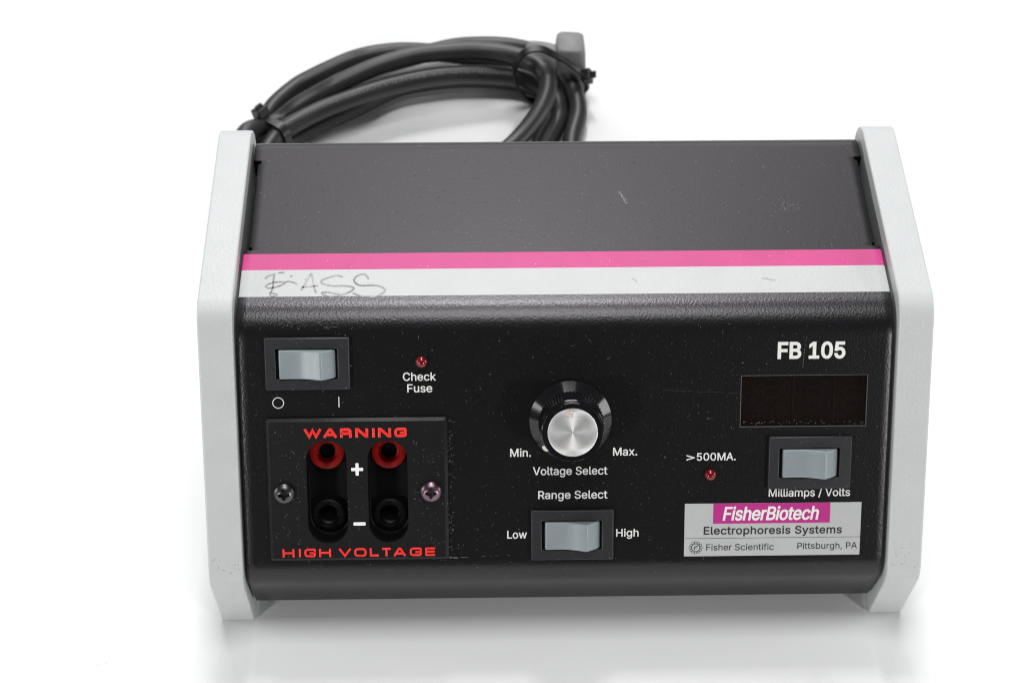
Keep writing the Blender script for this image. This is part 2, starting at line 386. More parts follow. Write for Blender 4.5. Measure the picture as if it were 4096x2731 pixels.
# letter outlines (thousandths of an em)
GLYPHS = {
 ',': (188, [[(38,-119),(68,71),(137,71),(84,-119)]]),
 '.': (188, [[(95,-4),(88,-4),(81,-2),(75,0),(69,4),(63,9),(58,14),(54,20),(52,27),(50,34),(50,41),(50,48),(52,55),(54,62),(58,68),(63,73),(69,78),(75,82),(81,85),(88,86),(95,87),(103,86),(110,85),(116,82),(122,78),(128,73),(132,68),(136,62),(139,55),(140,48),(141,41),(140,34),(139,27),(136,20),(132,14),(128,9),(122,4),(116,0),(110,-2),(103,-4)]]),
 '/': (249, [[(235,533),(71,-76),(14,-76),(178,533)]]),
 '0': (453, [[(227,-7),(205,-6),(184,-2),(165,4),(147,13),(130,24),(115,38),(101,53),(89,71),(78,91),(69,113),(61,138),(55,164),(51,192),(49,222),(48,254),(49,286),(51,316),(55,344),(61,370),(69,395),(78,417),(89,437),(101,455),(115,471),(130,484),(147,496),(165,504),(184,511),(205,514),(227,516),(249,514),(269,511),(288,504),(306,496),(323,484),(338,471),(352,455),(364,437),(375,417),(384,395),(392,370),(398,344),(402,316),(404,286),(405,254),(404,222),(402,192),(398,164),(392,138),(384,113),(375,91),(364,71),(352,53),(339,38),(323,24),(307,13),(289,4),(269,-2),(249,-6)],[(227,50),(241,50),(255,53),(267,58),(279,65),(290,74),(300,84),(309,97),(317,111),(324,126),(330,144),(335,163),(339,183),(342,205),(343,229),(344,254),(343,279),(342,303),(339,325),(335,346),(330,365),(324,382),(317,398),(309,412),(300,425),(290,435),(279,444),(267,451),(255,456),(241,459),(227,460),(212,459),(198,456),(186,451),(174,444),(163,435),(153,425),(144,412),(136,398),(129,382),(123,365),(118,346),(114,325),(111,303),(110,279),(109,254),(110,229),(111,205),(114,183),(118,163),(123,144),(129,126),(136,111),(144,97),(153,84),(163,74),(174,65),(186,58),(198,53),(212,50)]]),
 '1': (453, [[(76,0),(76,55),(391,55),(391,0)],[(276,509),(276,0),(212,0),(212,448),(209,448),(86,358),(86,427),(198,509)]]),
 '5': (453, [[(221,-7),(203,-6),(186,-4),(170,0),(155,5),(140,11),(126,19),(114,28),(102,37),(92,48),(83,60),(75,73),(69,86),(64,100),(61,115),(60,130),(122,130),(124,121),(126,113),(129,104),(133,96),(138,89),(144,82),(150,76),(157,70),(165,65),(173,60),(182,57),(191,54),(201,52),(211,50),(221,50),(233,50),(245,52),(256,55),(266,59),(276,64),(285,71),(294,78),(301,86),(308,95),(314,104),(319,115),(323,126),(326,137),(327,149),(328,162),(327,175),(325,187),(323,199),(319,210),(314,221),(307,231),(301,240),(293,248),(284,256),(275,262),(264,267),(254,272),(242,275),(230,276),(218,277),(208,277),(197,276),(187,274),(177,271),(167,268),(158,265),(149,261),(141,256),(134,251),(128,246),(67,253),(96,509),(366,509),(366,452),(151,452),(134,301),(136,301),(143,307),(151,312),(159,317),(168,321),(178,325),(187,328),(198,330),(208,332),(219,333),(229,334),(243,333),(256,332),(269,329),(282,325),(294,321),(305,315),(316,309),(326,302),(336,294),(345,285),(353,276),(361,266),(368,255),(374,243),(379,231),(383,218),(387,205),(389,192),(390,178),(391,163),(390,144),(387,126),(383,108),(377,91),(369,76),(359,61),(349,48),(337,35),(323,25),(309,15),(293,7),(276,1),(259,-3),(240,-6)]]),
 '>': (453, [[(387,178),(65,15),(65,81),(310,198),(308,194),(308,204),(310,200),(65,316),(65,383),(387,220)]]),
 'A': (480, [[(16,0),(201,509),(276,509),(463,0),(395,0),(287,302),(264,372),(232,478),(245,478),(213,371),(191,302),(85,0)],[(110,142),(110,199),(370,199),(370,142)]]),
 'B': (456, [[(60,0),(60,509),(241,509),(261,508),(280,506),(298,502),(314,497),(329,491),(342,483),(354,474),(364,464),(373,454),(381,442),(387,429),(392,416),(395,403),(397,389),(398,374),(398,361),(396,350),(394,339),(391,329),(387,320),(382,312),(376,304),(370,298),(364,291),(356,286),(349,281),(341,277),(332,273),(324,269),(315,267),(315,262),(325,261),(334,259),(344,255),(354,251),(363,245),(372,239),(381,231),(389,223),(396,214),(402,203),(408,192),(412,179),(415,166),(417,152),(418,136),(417,121),(415,107),(411,93),(407,79),(400,67),(392,55),(383,44),(372,34),(359,26),(344,18),(328,11),(311,6),(291,3),(270,1),(247,0)],[(125,57),(245,57),(267,58),(287,61),(304,65),(318,72),(330,80),(339,89),(346,100),(351,111),(354,123),(355,137),(355,147),(353,157),(351,166),(347,175),(342,184),(337,192),(330,200),(323,206),(315,213),(306,218),(296,223),(285,226),(273,229),(261,230),(248,231),(125,231)],[(125,285),(238,285),(249,286),(259,287),(269,289),(279,292),(288,296),(297,301),(304,306),(311,312),(318,319),(323,326),(328,334),(331,343),(334,352),(335,362),(336,372),(335,385),(332,397),(328,409),(321,419),(313,429),(302,437),(290,443),(275,448),(259,451),(240,452),(125,452)]]),
 'C': (510, [[(267,-7),(242,-6),(217,-2),(194,5),(171,13),(150,25),(131,39),(113,55),(97,73),(82,93),(70,115),(59,140),(51,166),(45,193),(41,223),(40,254),(41,285),(45,315),(51,343),(59,369),(70,393),(82,415),(97,436),(113,454),(131,470),(150,484),(171,495),(194,504),(217,510),(242,514),(267,516),(283,515),(298,514),(312,511),(326,508),(340,504),(354,499),(367,494),(379,487),(391,479),(402,471),(413,462),(423,452),(432,442),(440,430),(448,418),(455,406),(461,392),(466,378),(470,364),(473,348),(408,348),(406,359),(403,368),(399,378),(394,386),(389,395),(384,402),(378,409),(372,416),(365,423),(357,428),(350,434),(341,438),(333,442),(324,446),(315,449),(306,451),(297,453),(287,455),(277,456),(267,456),(249,455),(231,452),(215,447),(199,441),(184,432),(169,422),(156,410),(145,396),(134,381),(125,364),(117,345),(111,325),(107,303),(104,279),(103,254),(104,229),(107,206),(111,184),(117,163),(125,145),(134,127),(145,112),(157,98),(170,87),(184,76),(199,68),(215,61),(232,57),(249,54),(267,53),(277,53),(287,54),(297,55),(306,57),(315,60),(324,63),(333,67),(341,71),(350,75),(357,81),(365,86),(372,93),(378,99),(384,107),(389,114),(394,123),(399,131),(403,141),(406,150),(408,160),(473,160),(470,145),(466,131),(461,117),(455,103),(448,91),(440,79),(432,67),(423,57),(413,47),(402,38),(391,30),(379,22),(367,15),(354,10),(341,5),(327,0),(312,-3),(298,-5),(283,-6)]]),
 'E': (419, [[(60,0),(60,509),(372,509),(372,452),(125,452),(125,286),(355,286),(355,229),(125,229),(125,57),(375,57),(375,0)]]),
 'F': (410, [[(60,0),(60,509),(369,509),(369,452),(125,452),(125,278),(346,278),(346,221),(125,221),(125,0)]]),
 'H': (517, [[(60,0),(60,509),(125,509),(125,289),(392,289),(392,509),(457,509),(457,0),(392,0),(392,232),(125,232),(125,0)]]),
 'L': (393, [[(60,0),(60,509),(125,509),(125,57),(361,57),(361,0)]]),
 'M': (628, [[(60,0),(60,509),(152,509),(277,187),(287,159),(299,123),(311,84),(322,49),(307,49),(318,83),(330,121),(342,158),(352,187),(476,509),(568,509),(568,0),(504,0),(504,291),(504,327),(505,369),(506,413),(507,457),(513,457),(498,409),(482,363),(467,322),(456,291),(342,0),(286,0),(170,291),(159,321),(145,361),(129,408),(112,457),(119,457),(120,416),(121,372),(122,328),(122,291),(122,0)]]),
 'O': (533, [[(267,-7),(241,-6),(217,-2),(194,5),(171,13),(150,25),(131,39),(113,55),(97,73),(82,93),(70,115),(59,140),(51,166),(45,193),(41,223),(40,254),(41,285),(45,315),(51,343),(59,369),(70,393),(82,415),(97,436),(113,454),(131,470),(150,484),(171,495),(194,504),(217,510),(241,514),(267,516),(293,514),(317,510),(340,504),(363,495),(384,484),(403,470),(421,454),(437,436),(451,415),(464,393),(474,369),(482,343),(488,315),(492,285),(493,254),(492,223),(488,193),(482,166),(474,140),(464,115),(451,93),(437,73),(421,55),(403,39),(384,25),(363,13),(340,5),(317,-2),(293,-6)],[(267,53),(285,54),(302,57),(318,61),(334,68),(349,76),(364,86),(377,98),(388,112),(399,127),(408,144),(416,163),(422,183),(427,205),(429,229),(430,254),(429,279),(427,303),(422,325),(416,346),(408,365),(399,382),(388,397),(377,411),(364,423),(349,433),(334,441),(318,447),(302,452),(285,455),(267,456),(249,455),(232,452),(215,447),(199,441),(184,433),(170,422),(157,411),(145,397),(135,381),(125,364),(117,345),(111,325),(107,303),(104,279),(103,254),(104,229),(107,205),(111,183),(117,163),(125,144),(135,127),(145,112),(157,98),(170,86),(184,76),(199,68),(215,61),(232,57),(249,54)]]),
 'P': (445, [[(60,0),(60,509),(235,509),(258,508),(279,505),(298,501),(316,495),(332,487),(347,478),(360,468),(371,456),(381,444),(390,430),(397,415),(402,399),(406,383),(408,365),(409,348),(408,330),(406,313),(402,296),(397,280),(390,265),(381,251),(371,239),(360,227),(347,216),(332,207),(316,199),(298,193),(279,189),(258,187),(235,186),(109,186),(109,242),(233,242),(248,243),(262,245),(275,247),(287,251),(297,256),(306,262),(315,269),(322,276),(328,284),(333,294),(337,303),(340,314),(343,325),(344,336),(344,348),(344,359),(343,371),(340,382),(337,392),(333,402),(328,411),(322,419),(315,426),(306,433),(297,439),(286,443),(275,447),(262,450),(248,451),(232,452),(125,452),(125,0)]]),
 'R': (449, [[(60,0),(60,509),(236,509),(259,508),(280,505),(299,501),(317,496),(333,489),(348,480),(361,470),(372,459),(382,447),(390,433),(397,419),(403,403),(406,387),(409,370),(409,352),(409,334),(406,317),(403,301),(397,286),(390,271),(382,258),(372,246),(361,235),(348,226),(333,217),(317,210),(299,205),(279,201),(258,198),(236,198),(96,198),(96,255),(234,255),(249,256),(263,257),(276,259),(287,263),(298,267),(307,272),(315,278),(322,285),(329,292),(334,300),(338,309),(341,319),(343,329),(345,340),(345,352),(345,364),(343,375),(341,386),(338,395),(334,405),(329,413),(322,421),(315,428),(307,434),(298,440),(287,444),(275,448),(262,450),(248,452),(233,452),(125,452),(125,0)],[(353,0),(230,229),(303,229),(428,0)]]),
 'S': (447, [[(224,-9),(202,-8),(182,-6),(162,-2),(144,3),(128,9),(112,17),(98,26),(85,36),(74,48),(64,60),(56,74),(49,88),(44,103),(40,120),(38,137),(104,137),(106,125),(109,115),(112,105),(117,96),(123,88),(130,80),(138,74),(147,68),(156,63),(166,59),(177,55),(188,53),(200,51),(212,50),(224,49),(237,50),(250,51),(263,53),(275,56),(286,60),(296,65),(306,71),(315,77),(323,84),(329,92),(335,100),(340,109),(343,119),(345,129),(346,139),(345,149),(343,157),(341,165),(337,172),(332,179),(326,185),(320,190),(313,195),(305,200),(296,205),(287,208),(277,212),(267,216),(256,219),(245,222),(184,239),(160,247),(138,256),(118,266),(101,277),(86,289),(74,303),(64,318),(57,335),(53,353),(52,372),(53,389),(56,405),(60,420),(67,434),(75,448),(85,460),(96,471),(109,481),(122,490),(138,498),(154,504),(171,509),(189,513),(208,515),(227,516),(247,515),(266,513),(283,509),(300,504),(316,498),(331,490),(344,481),(357,471),(367,461),(377,449),(385,436),(392,422),(396,408),(399,393),(401,378),(337,378),(335,393),(330,406),(323,418),(313,428),(302,437),(289,445),(275,451),(259,455),(243,458),(225,459),(212,458),(200,457),(188,455),(178,452),(167,448),(158,443),(149,438),(141,432),(135,425),(129,418),(124,411),(120,402),(117,394),(116,385),(115,376),(116,366),(118,356),(121,348),(125,340),(131,334),(138,327),(145,322),(152,317),(161,312),(169,308),(178,305),(187,301),(196,298),(204,296),(212,293),(264,279),(312,264),(321,259),(331,255),(341,249),(350,244),(359,238),(367,231),(375,224),(382,215),(389,207),(395,198),(399,187),(403,177),(406,165),(408,152),(408,139),(407,122),(405,107),(400,92),(394,77),(386,64),(377,51),(366,39),(353,28),(339,19),(323,11),(306,4),(288,-2),(268,-6),(246,-8)]]),
 'V': (480, [[(204,0),(16,509),(84,509),(192,206),(215,137),(248,31),(235,31),(267,138),(290,206),(395,509),(463,509),(278,0)]]),
 'a': (389, [[(160,-9),(146,-8),(132,-6),(119,-4),(106,0),(94,5),(83,11),(73,18),(63,26),(55,35),(48,45),(41,55),(37,67),(33,80),(31,93),(30,108),(31,120),(32,132),(35,143),(39,152),(43,161),(49,169),(55,176),(62,182),(69,188),(78,193),(86,198),(95,202),(105,205),(115,208),(125,211),(178,220),(234,227),(242,228),(249,229),(255,231),(261,233),(265,235),(269,238),(272,241),(274,245),(275,249),(276,255),(276,257),(275,266),(274,274),(272,282),(270,290),(267,297),(263,303),(258,309),(253,314),(247,318),(240,322),(232,325),(224,328),(215,329),(206,330),(196,331),(185,330),(175,329),(166,328),(157,325),(149,322),(142,319),(135,315),(128,310),(123,306),(118,301),(113,296),(109,290),(105,285),(102,279),(100,274),(41,291),(47,304),(53,317),(61,328),(69,337),(79,346),(88,354),(99,360),(110,366),(121,371),(133,375),(145,379),(157,381),(169,383),(182,384),(194,384),(202,384),(211,384),(220,383),(229,381),(239,379),(249,377),(258,374),(268,370),(277,366),(286,360),(294,354),(302,347),(310,339),(316,330),(322,320),(327,309),(331,297),(334,283),(336,268),(337,251),(337,0),(277,0),(277,52),(272,52),(270,47),(266,41),(262,36),(257,30),(252,25),(246,19),(239,14),(232,9),(224,5),(215,1),(206,-2),(195,-5),(184,-7),(172,-8)],[(170,45),(184,46),(196,48),(207,50),(218,54),(228,59),(237,64),(245,71),(252,78),(258,85),(263,93),(268,102),(271,111),(274,119),(275,129),(276,138),(276,190),(274,188),(271,186),(268,185),(264,183),(259,182),(231,176),(200,171),(175,168),(167,167),(158,165),(150,163),(142,161),(134,159),(127,156),(120,152),(114,148),(108,144),(103,139),(99,134),(96,128),(94,121),(92,113),(92,105),(92,97),(93,90),(95,84),(98,78),(102,72),(106,67),(111,63),(117,59),(123,55),(130,52),(137,50),(145,48),(153,47),(161,46)]]),
 'b': (424, [[(229,-8),(216,-8),(204,-6),(192,-4),(182,-1),(172,4),(164,9),(156,14),(149,19),(143,25),(138,31),(118,59),(112,59),(112,0),(53,0),(53,509),(114,509),(114,319),(118,319),(137,346),(143,352),(149,357),(155,363),(163,368),(171,373),(181,377),(191,380),(203,383),(215,384),(229,384),(248,383),(265,381),(282,376),(298,369),(313,361),(327,350),(339,338),(351,325),(361,309),(370,293),(377,274),(383,255),(387,234),(389,212),(390,189),(389,165),(387,143),(383,122),(377,103),(370,84),(361,68),(351,52),(340,39),(327,27),(313,16),(298,7),(282,1),(266,-4),(248,-7)],[(220,47),(234,48),(247,50),(258,54),(269,59),(279,66),(289,74),(297,83),(304,93),(310,104),(316,117),(320,130),(324,144),(326,158),(328,174),(328,189),(328,205),(326,220),(324,234),(320,248),(316,261),(311,273),(304,284),(297,294),(289,303),(280,311),(270,318),(259,323),(247,327),(234,329),(220,330),(207,329),(194,327),(182,323),(171,318),(161,312),(152,304),(144,296),(137,286),(130,275),(125,263),(121,250),(117,236),(115,221),(113,206),(113,189),(113,173),(115,157),(117,142),(121,128),(125,115),(131,103),(137,92),(144,82),(152,73),(162,65),(172,58),(183,53),(194,50),(207,47)]]),
 'c': (396, [[(207,-8),(187,-7),(168,-4),(150,1),(133,8),(117,16),(102,27),(88,39),(76,53),(65,68),(56,85),(48,103),(42,123),(38,143),(35,165),(34,187),(35,211),(38,233),(42,253),(48,273),(56,291),(65,308),(76,323),(88,337),(102,349),(117,360),(133,369),(150,376),(168,380),(187,383),(207,384),(218,384),(229,383),(240,382),(250,380),(260,377),(270,374),(279,370),(288,366),(297,361),(305,356),(313,350),(320,344),(327,337),(334,330),(340,322),(345,314),(350,305),(355,296),(358,287),(362,277),(303,262),(301,268),(299,273),(296,279),(294,284),(290,289),(287,294),(283,299),(279,303),(275,307),(270,311),(265,314),(260,317),(254,320),(248,323),(242,325),(236,327),(229,328),(222,329),(215,330),(207,330),(193,329),(179,327),(167,323),(155,317),(145,310),(136,302),(127,292),(120,282),(114,271),(108,258),(104,245),(101,231),(98,217),(97,203),(96,187),(97,173),(98,158),(101,144),(104,131),(108,117),(114,105),(120,94),(127,83),(136,74),(145,66),(155,59),(167,53),(179,50),(193,47),(207,46),(215,47),(222,47),(229,48),(236,50),(243,52),(249,54),(255,56),(260,59),(266,62),(271,66),(276,70),(280,74),(284,79),(288,83),(292,89),(295,94),(298,99),(300,105),(302,111),(304,117),(363,102),(360,92),(356,83),(352,73),(347,65),(341,56),(335,48),(329,41),(322,34),(314,27),(306,21),(298,16),(289,11),(280,6),(271,3),(261,-1),(251,-3),(240,-5),(229,-7),(218,-8)]]),
 'e': (404, [[(212,-8),(191,-7),(170,-4),(151,1),(133,8),(117,16),(102,27),(88,39),(76,53),(65,68),(56,85),(48,103),(42,122),(38,143),(35,164),(34,187),(35,210),(38,231),(42,252),(48,271),(55,290),(64,307),(75,322),(87,336),(100,349),(115,359),(131,368),(148,375),(166,380),(185,383),(205,384),(218,384),(230,383),(242,381),(254,378),(266,374),(277,369),(289,364),(299,357),(309,349),(319,341),(328,331),(337,321),(344,309),(351,296),(357,282),(362,267),(366,250),(369,233),(371,214),(371,194),(371,169),(75,169),(75,221),(338,221),(310,202),(309,217),(308,231),(305,244),(302,257),(298,269),(292,280),(286,290),(279,299),(271,307),(263,314),(253,320),(242,324),(231,328),(218,329),(205,330),(192,329),(179,327),(167,324),(156,319),(146,313),(137,306),(129,298),(121,290),(115,280),(109,270),(104,259),(101,247),(98,235),(96,223),(96,211),(96,178),(97,161),(98,146),(101,132),(105,118),(110,106),(117,95),(124,85),(132,76),(141,68),(151,61),(162,56),(173,52),(186,49),(199,47),(212,46),(221,46),(230,47),(238,48),(246,50),(254,53),(261,56),(268,59),(274,63),(280,68),(285,73),(290,78),(295,84),(299,91),(303,98),(306,105),(365,91),(361,79),(356,68),(350,58),(343,48),(335,39),(326,31),(316,23),(306,16),(295,10),(283,4),(270,0),(256,-4),(242,-6),(227,-8)]]),
 'f': (254, [[(228,379),(228,327),(6,327),(6,379)],[(81,0),(81,432),(81,444),(83,456),(86,467),(90,477),(96,486),(102,494),(109,502),(117,508),(126,514),(135,519),(145,523),(155,526),(166,528),(176,529),(187,530),(195,530),(203,529),(210,529),(216,528),(222,527),(243,521),(227,468),(215,472),(195,474),(184,473),(175,472),(167,469),(160,465),(154,460),(150,454),(146,447),(144,438),(142,429),(142,419),(142,0)]]),
 'g': (425, [[(207,-151),(191,-150),(175,-149),(160,-147),(147,-144),(134,-140),(122,-135),(111,-130),(100,-124),(91,-117),(82,-110),(74,-103),(67,-95),(61,-86),(55,-78),(51,-69),(101,-41),(122,-66),(127,-71),(133,-76),(139,-80),(146,-84),(154,-88),(163,-92),(173,-94),(183,-96),(195,-97),(207,-97),(225,-96),(241,-94),(256,-89),(270,-83),(282,-75),(293,-65),(301,-53),(307,-40),(310,-24),(311,-6),(311,68),(306,68),(287,41),(281,36),(275,30),(268,25),(261,20),(252,16),(243,12),(233,9),(221,7),(209,5),(195,5),(177,6),(160,8),(143,13),(128,19),(113,27),(99,36),(86,47),(74,60),(64,74),(55,90),(48,108),(42,126),(38,147),(35,168),(34,191),(35,214),(37,236),(42,256),(47,275),(55,293),(64,310),(74,325),(86,338),(98,350),(112,361),(127,369),(143,376),(160,381),(178,383),(196,384),(210,384),(222,383),(234,380),(244,377),(253,373),(262,368),(270,363),(277,358),(283,352),(288,346),(308,319),(313,319),(313,379),(372,379),(372,-9),(372,-28),(369,-46),(364,-62),(358,-77),(350,-90),(341,-102),(330,-112),(318,-121),(305,-129),(291,-136),(275,-141),(259,-145),(242,-148),(225,-150)],[(205,59),(218,60),(231,62),(243,65),(254,69),(264,75),(273,82),(281,90),(288,99),(294,110),(300,121),(304,133),(308,147),(310,161),(312,176),(312,193),(312,208),(310,223),(308,238),(305,251),(300,264),(295,276),(288,286),(281,296),(273,305),(264,312),(254,319),(243,323),(231,327),(218,329),(205,330),(191,329),(178,327),(166,323),(155,318),(145,312),(136,304),(128,295),(120,285),(114,274),(109,262),(104,250),(101,236),(98,222),(97,208),(96,193),(97,177),(98,162),(101,148),(104,135),(109,123),(114,111),(121,101),(128,91),(136,83),(145,76),(156,70),(167,65),(178,62),(191,60)]]),
 'h': (410, [[(114,227),(114,0),(53,0),(53,509),(114,509),(114,287),(102,287),(110,307),(119,324),(129,339),(140,352),(152,362),(165,370),(180,376),(195,381),(211,384),(227,384),(242,384),(257,382),(270,379),(283,374),(295,369),(306,362),(316,353),(326,344),(334,333),(341,321),(347,307),(351,293),(354,276),(356,259),(357,240),(357,0),(296,0),(296,235),(295,252),(292,268),(288,281),(281,294),(273,304),(263,313),(252,320),(239,325),(225,328),(210,329),(199,329),(189,327),(179,325),(170,322),(161,317),(152,312),(145,306),(138,299),(132,291),(126,283),(122,273),(118,263),(116,252),(114,240)]]),
 'i': (167, [[(53,0),(53,379),(114,379),(114,0)],[(84,443),(77,443),(71,445),(65,447),(59,450),(54,455),(49,460),(46,465),(43,471),(42,477),(41,483),(42,490),(43,496),(46,502),(49,507),(54,512),(59,516),(65,519),(71,522),(77,523),(84,524),(91,523),(97,522),(103,519),(109,516),(114,512),(118,507),(122,502),(124,496),(126,490),(126,483),(126,477),(124,471),(122,465),(118,460),(114,455),(109,450),(103,447),(97,445),(91,443)]]),
 'k': (381, [[(110,137),(110,212),(121,212),(284,379),(360,379),(184,199),(177,199)],[(53,0),(53,509),(114,509),(114,0)],[(294,0),(148,186),(191,229),(372,0)]]),
 'l': (189, [[(139,-2),(123,-1),(108,1),(95,6),(83,12),(74,20),(66,30),(60,41),(56,54),(53,68),(53,84),(53,509),(114,509),(114,99),(114,89),(115,80),(116,73),(118,67),(120,62),(123,59),(127,56),(133,54),(139,52),(146,52),(160,53),(170,54),(181,3),(162,-1)]]),
 'm': (610, [[(53,0),(53,379),(112,379),(112,295),(108,295),(111,307),(115,318),(120,328),(126,337),(132,346),(140,354),(147,360),(155,366),(163,372),(172,376),(181,380),(190,383),(200,385),(209,386),(219,386),(235,385),(250,382),(264,377),(276,370),(287,361),(297,350),(305,338),(312,325),(317,310),(321,295),(312,295),(316,306),(320,316),(325,326),(330,335),(337,343),(345,351),(353,358),(361,364),(371,370),(381,375),(391,379),(402,382),(413,384),(425,386),(437,386),(450,386),(462,384),(474,381),(486,377),(497,372),(508,365),(517,358),(526,349),(534,339),(541,328),(546,316),(551,303),(554,288),(556,272),(557,255),(557,0),(496,0),(496,254),(495,269),(492,283),(487,295),(481,305),(473,313),(463,319),(453,324),(442,328),(431,330),(419,330),(409,330),(399,329),(390,327),(382,324),(374,320),(367,315),(361,310),(355,304),(350,297),(345,290),(342,282),(339,274),(337,266),(336,257),(335,247),(335,0),(274,0),(274,260),(273,272),(271,283),(267,293),(261,303),(253,311),(244,318),(234,323),(224,327),(212,330),(199,330),(191,330),(182,329),(174,327),(166,324),(158,320),(150,316),(143,310),(137,304),(131,297),(126,289),(121,281),(118,271),(116,261),(114,250),(114,238),(114,0)]]),
 'n': (410, [[(114,227),(114,0),(53,0),(53,379),(112,379),(112,287),(102,287),(110,307),(119,324),(129,339),(140,352),(152,362),(165,370),(180,376),(195,381),(211,384),(227,384),(242,384),(257,382),(270,379),(283,374),(295,369),(306,362),(316,353),(325,344),(333,333),(341,321),(347,307),(351,293),(354,276),(356,259),(357,240),(357,0),(296,0),(296,235),(295,252),(292,268),(288,281),(281,294),(273,304),(263,313),(252,320),(239,325),(225,328),(210,329),(199,329),(189,327),(179,325),(170,322),(161,317),(152,312),(145,306),(138,299),(132,291),(126,283),(122,273),(118,263),(116,252),(114,240)]]),
 'o': (415, [[(207,-8),(187,-7),(168,-4),(150,1),(133,8),(117,16),(102,27),(88,39),(76,53),(65,68),(56,85),(48,103),(42,123),(38,143),(35,165),(34,187),(35,211),(38,233),(42,253),(48,273),(56,291),(65,308),(76,323),(88,337),(102,349),(117,360),(133,369),(150,376),(168,380),(187,383),(207,384),(228,383),(247,380),(265,376),(282,369),(299,360),(314,349),(327,337),(339,323),(350,308),(359,291),(367,273),(373,253),(378,233),(380,211),(381,187),(380,165),(378,143),(373,123),(367,103),(359,85),(350,68),(339,53),(327,39),(314,27),(299,16),(282,8),(265,1),(247,-4),(228,-7)],[(207,46),(222,47),(236,50),(248,53),(260,59),(270,66),(280,74),(288,83),(295,94),(302,105),(307,117),(311,131),(315,144),(317,158),(319,173),(319,187),(319,202),(317,217),(315,231),(311,245),(307,258),(302,271),(295,282),(288,292),(280,302),(270,310),(260,317),(248,323),(236,327),(222,329),(207,330),(193,329),(179,327),(167,323),(155,317),(145,310),(136,302),(127,292),(120,282),(114,271),(108,258),(104,245),(101,231),(98,217),(97,203),(96,187),(97,173),(98,158),(101,144),(104,131),(108,117),(114,105),(120,94),(127,83),(136,74),(145,66),(155,59),(167,53),(179,50),(193,47)]]),
 'p': (424, [[(53,-143),(53,379),(112,379),(112,319),(118,319),(137,346),(143,352),(149,357),(155,363),(163,368),(171,373),(181,377),(191,380),(203,383),(215,384),(229,384),(248,383),(265,381),(282,376),(298,369),(313,361),(327,350),(339,338),(351,325),(361,309),(370,293),(377,274),(383,255),(387,234),(389,212),(390,189),(389,165),(387,143),(383,122),(377,103),(370,84),(361,68),(351,52),(340,39),(327,27),(313,16),(298,7),(282,1),(266,-4),(248,-7),(229,-8),(216,-8),(204,-6),(192,-4),(182,-1),(173,4),(164,9),(156,14),(150,19),(143,25),(138,31),(118,59),(114,59),(114,-143)],[(220,47),(234,48),(247,50),(258,54),(269,59),(279,66),(289,74),(297,83),(304,93),(310,104),(316,117),(320,130),(324,144),(326,158),(328,174),(328,189),(328,205),(326,220),(324,234),(320,248),(316,261),(311,273),(304,284),(297,294),(289,303),(280,311),(270,318),(259,323),(247,327),(234,329),(220,330),(207,329),(194,327),(182,323),(171,318),(161,312),(152,304),(144,296),(137,286),(130,275),(125,263),(121,250),(117,236),(115,221),(113,206),(113,189),(113,173),(115,157),(117,142),(121,128),(125,115),(131,103),(137,92),(144,82),(152,73),(162,65),(172,58),(183,53),(194,50),(207,47)]]),
 'r': (259, [[(53,0),(53,379),(112,379),(112,321),(115,321),(120,332),(126,342),(134,351),(142,360),(152,367),(163,374),(175,378),(187,382),(200,384),(213,385),(229,384),(243,384),(243,322),(230,324),(207,326),(196,325),(186,324),(177,322),(168,319),(159,315),(151,310),(144,304),(137,298),(131,291),(126,284),(121,275),(118,267),(116,257),(114,247),(114,237),(114,0)]]),
 's': (365, [[(182,-8),(167,-8),(152,-6),(138,-4),(125,-1),(112,3),(100,9),(89,15),(79,21),(70,29),(62,38),(54,47),(48,58),(43,69),(39,81),(36,94),(94,107),(98,95),(102,84),(108,75),(116,67),(124,60),(134,55),(144,51),(156,48),(168,46),(181,45),(196,46),(210,48),(223,51),(234,56),(244,62),(253,69),(260,77),(264,85),(267,94),(268,103),(267,110),(266,118),(263,124),(259,130),(254,136),(248,141),(241,145),(232,149),(223,152),(212,155),(149,170),(130,175),(112,182),(97,190),(83,198),(72,208),(63,219),(56,231),(51,244),(48,258),(47,274),(48,287),(50,299),(53,310),(58,321),(65,332),(73,341),(82,350),(92,357),(103,364),(115,370),(128,375),(142,379),(156,382),(171,384),(187,384),(202,384),(216,383),(230,380),(242,377),(254,372),(265,367),(274,361),(283,355),(292,347),(299,339),(305,330),(311,321),(316,311),(320,301),(324,290),(268,277),(265,286),(261,294),(256,301),(250,309),(243,316),(234,322),(225,326),(214,330),(201,332),(187,333),(174,332),(162,330),(151,327),(140,322),(131,317),(123,310),(117,303),(112,295),(109,286),(109,277),(109,269),(111,262),(114,255),(118,249),(124,243),(131,238),(139,234),(149,230),(159,226),(172,223),(229,209),(249,204),(267,197),(282,190),(295,181),(306,171),(315,161),(322,149),(327,136),(330,122),(331,107),(330,93),(328,81),(324,69),(319,58),(312,47),(304,37),(295,28),(284,20),(273,13),(260,6),(246,1),(231,-3),(216,-6),(199,-8)]]),
 't': (227, [[(204,379),(204,327),(6,327),(6,379)],[(65,471),(126,471),(126,98),(126,88),(128,80),(130,73),(132,66),(136,61),(141,57),(146,54),(153,52),(161,50),(170,50),(185,51),(202,54),(213,2),(192,-3),(168,-4),(150,-3),(133,0),(117,5),(104,12),(92,21),(82,32),(75,45),(69,59),(66,75),(65,93)]]),
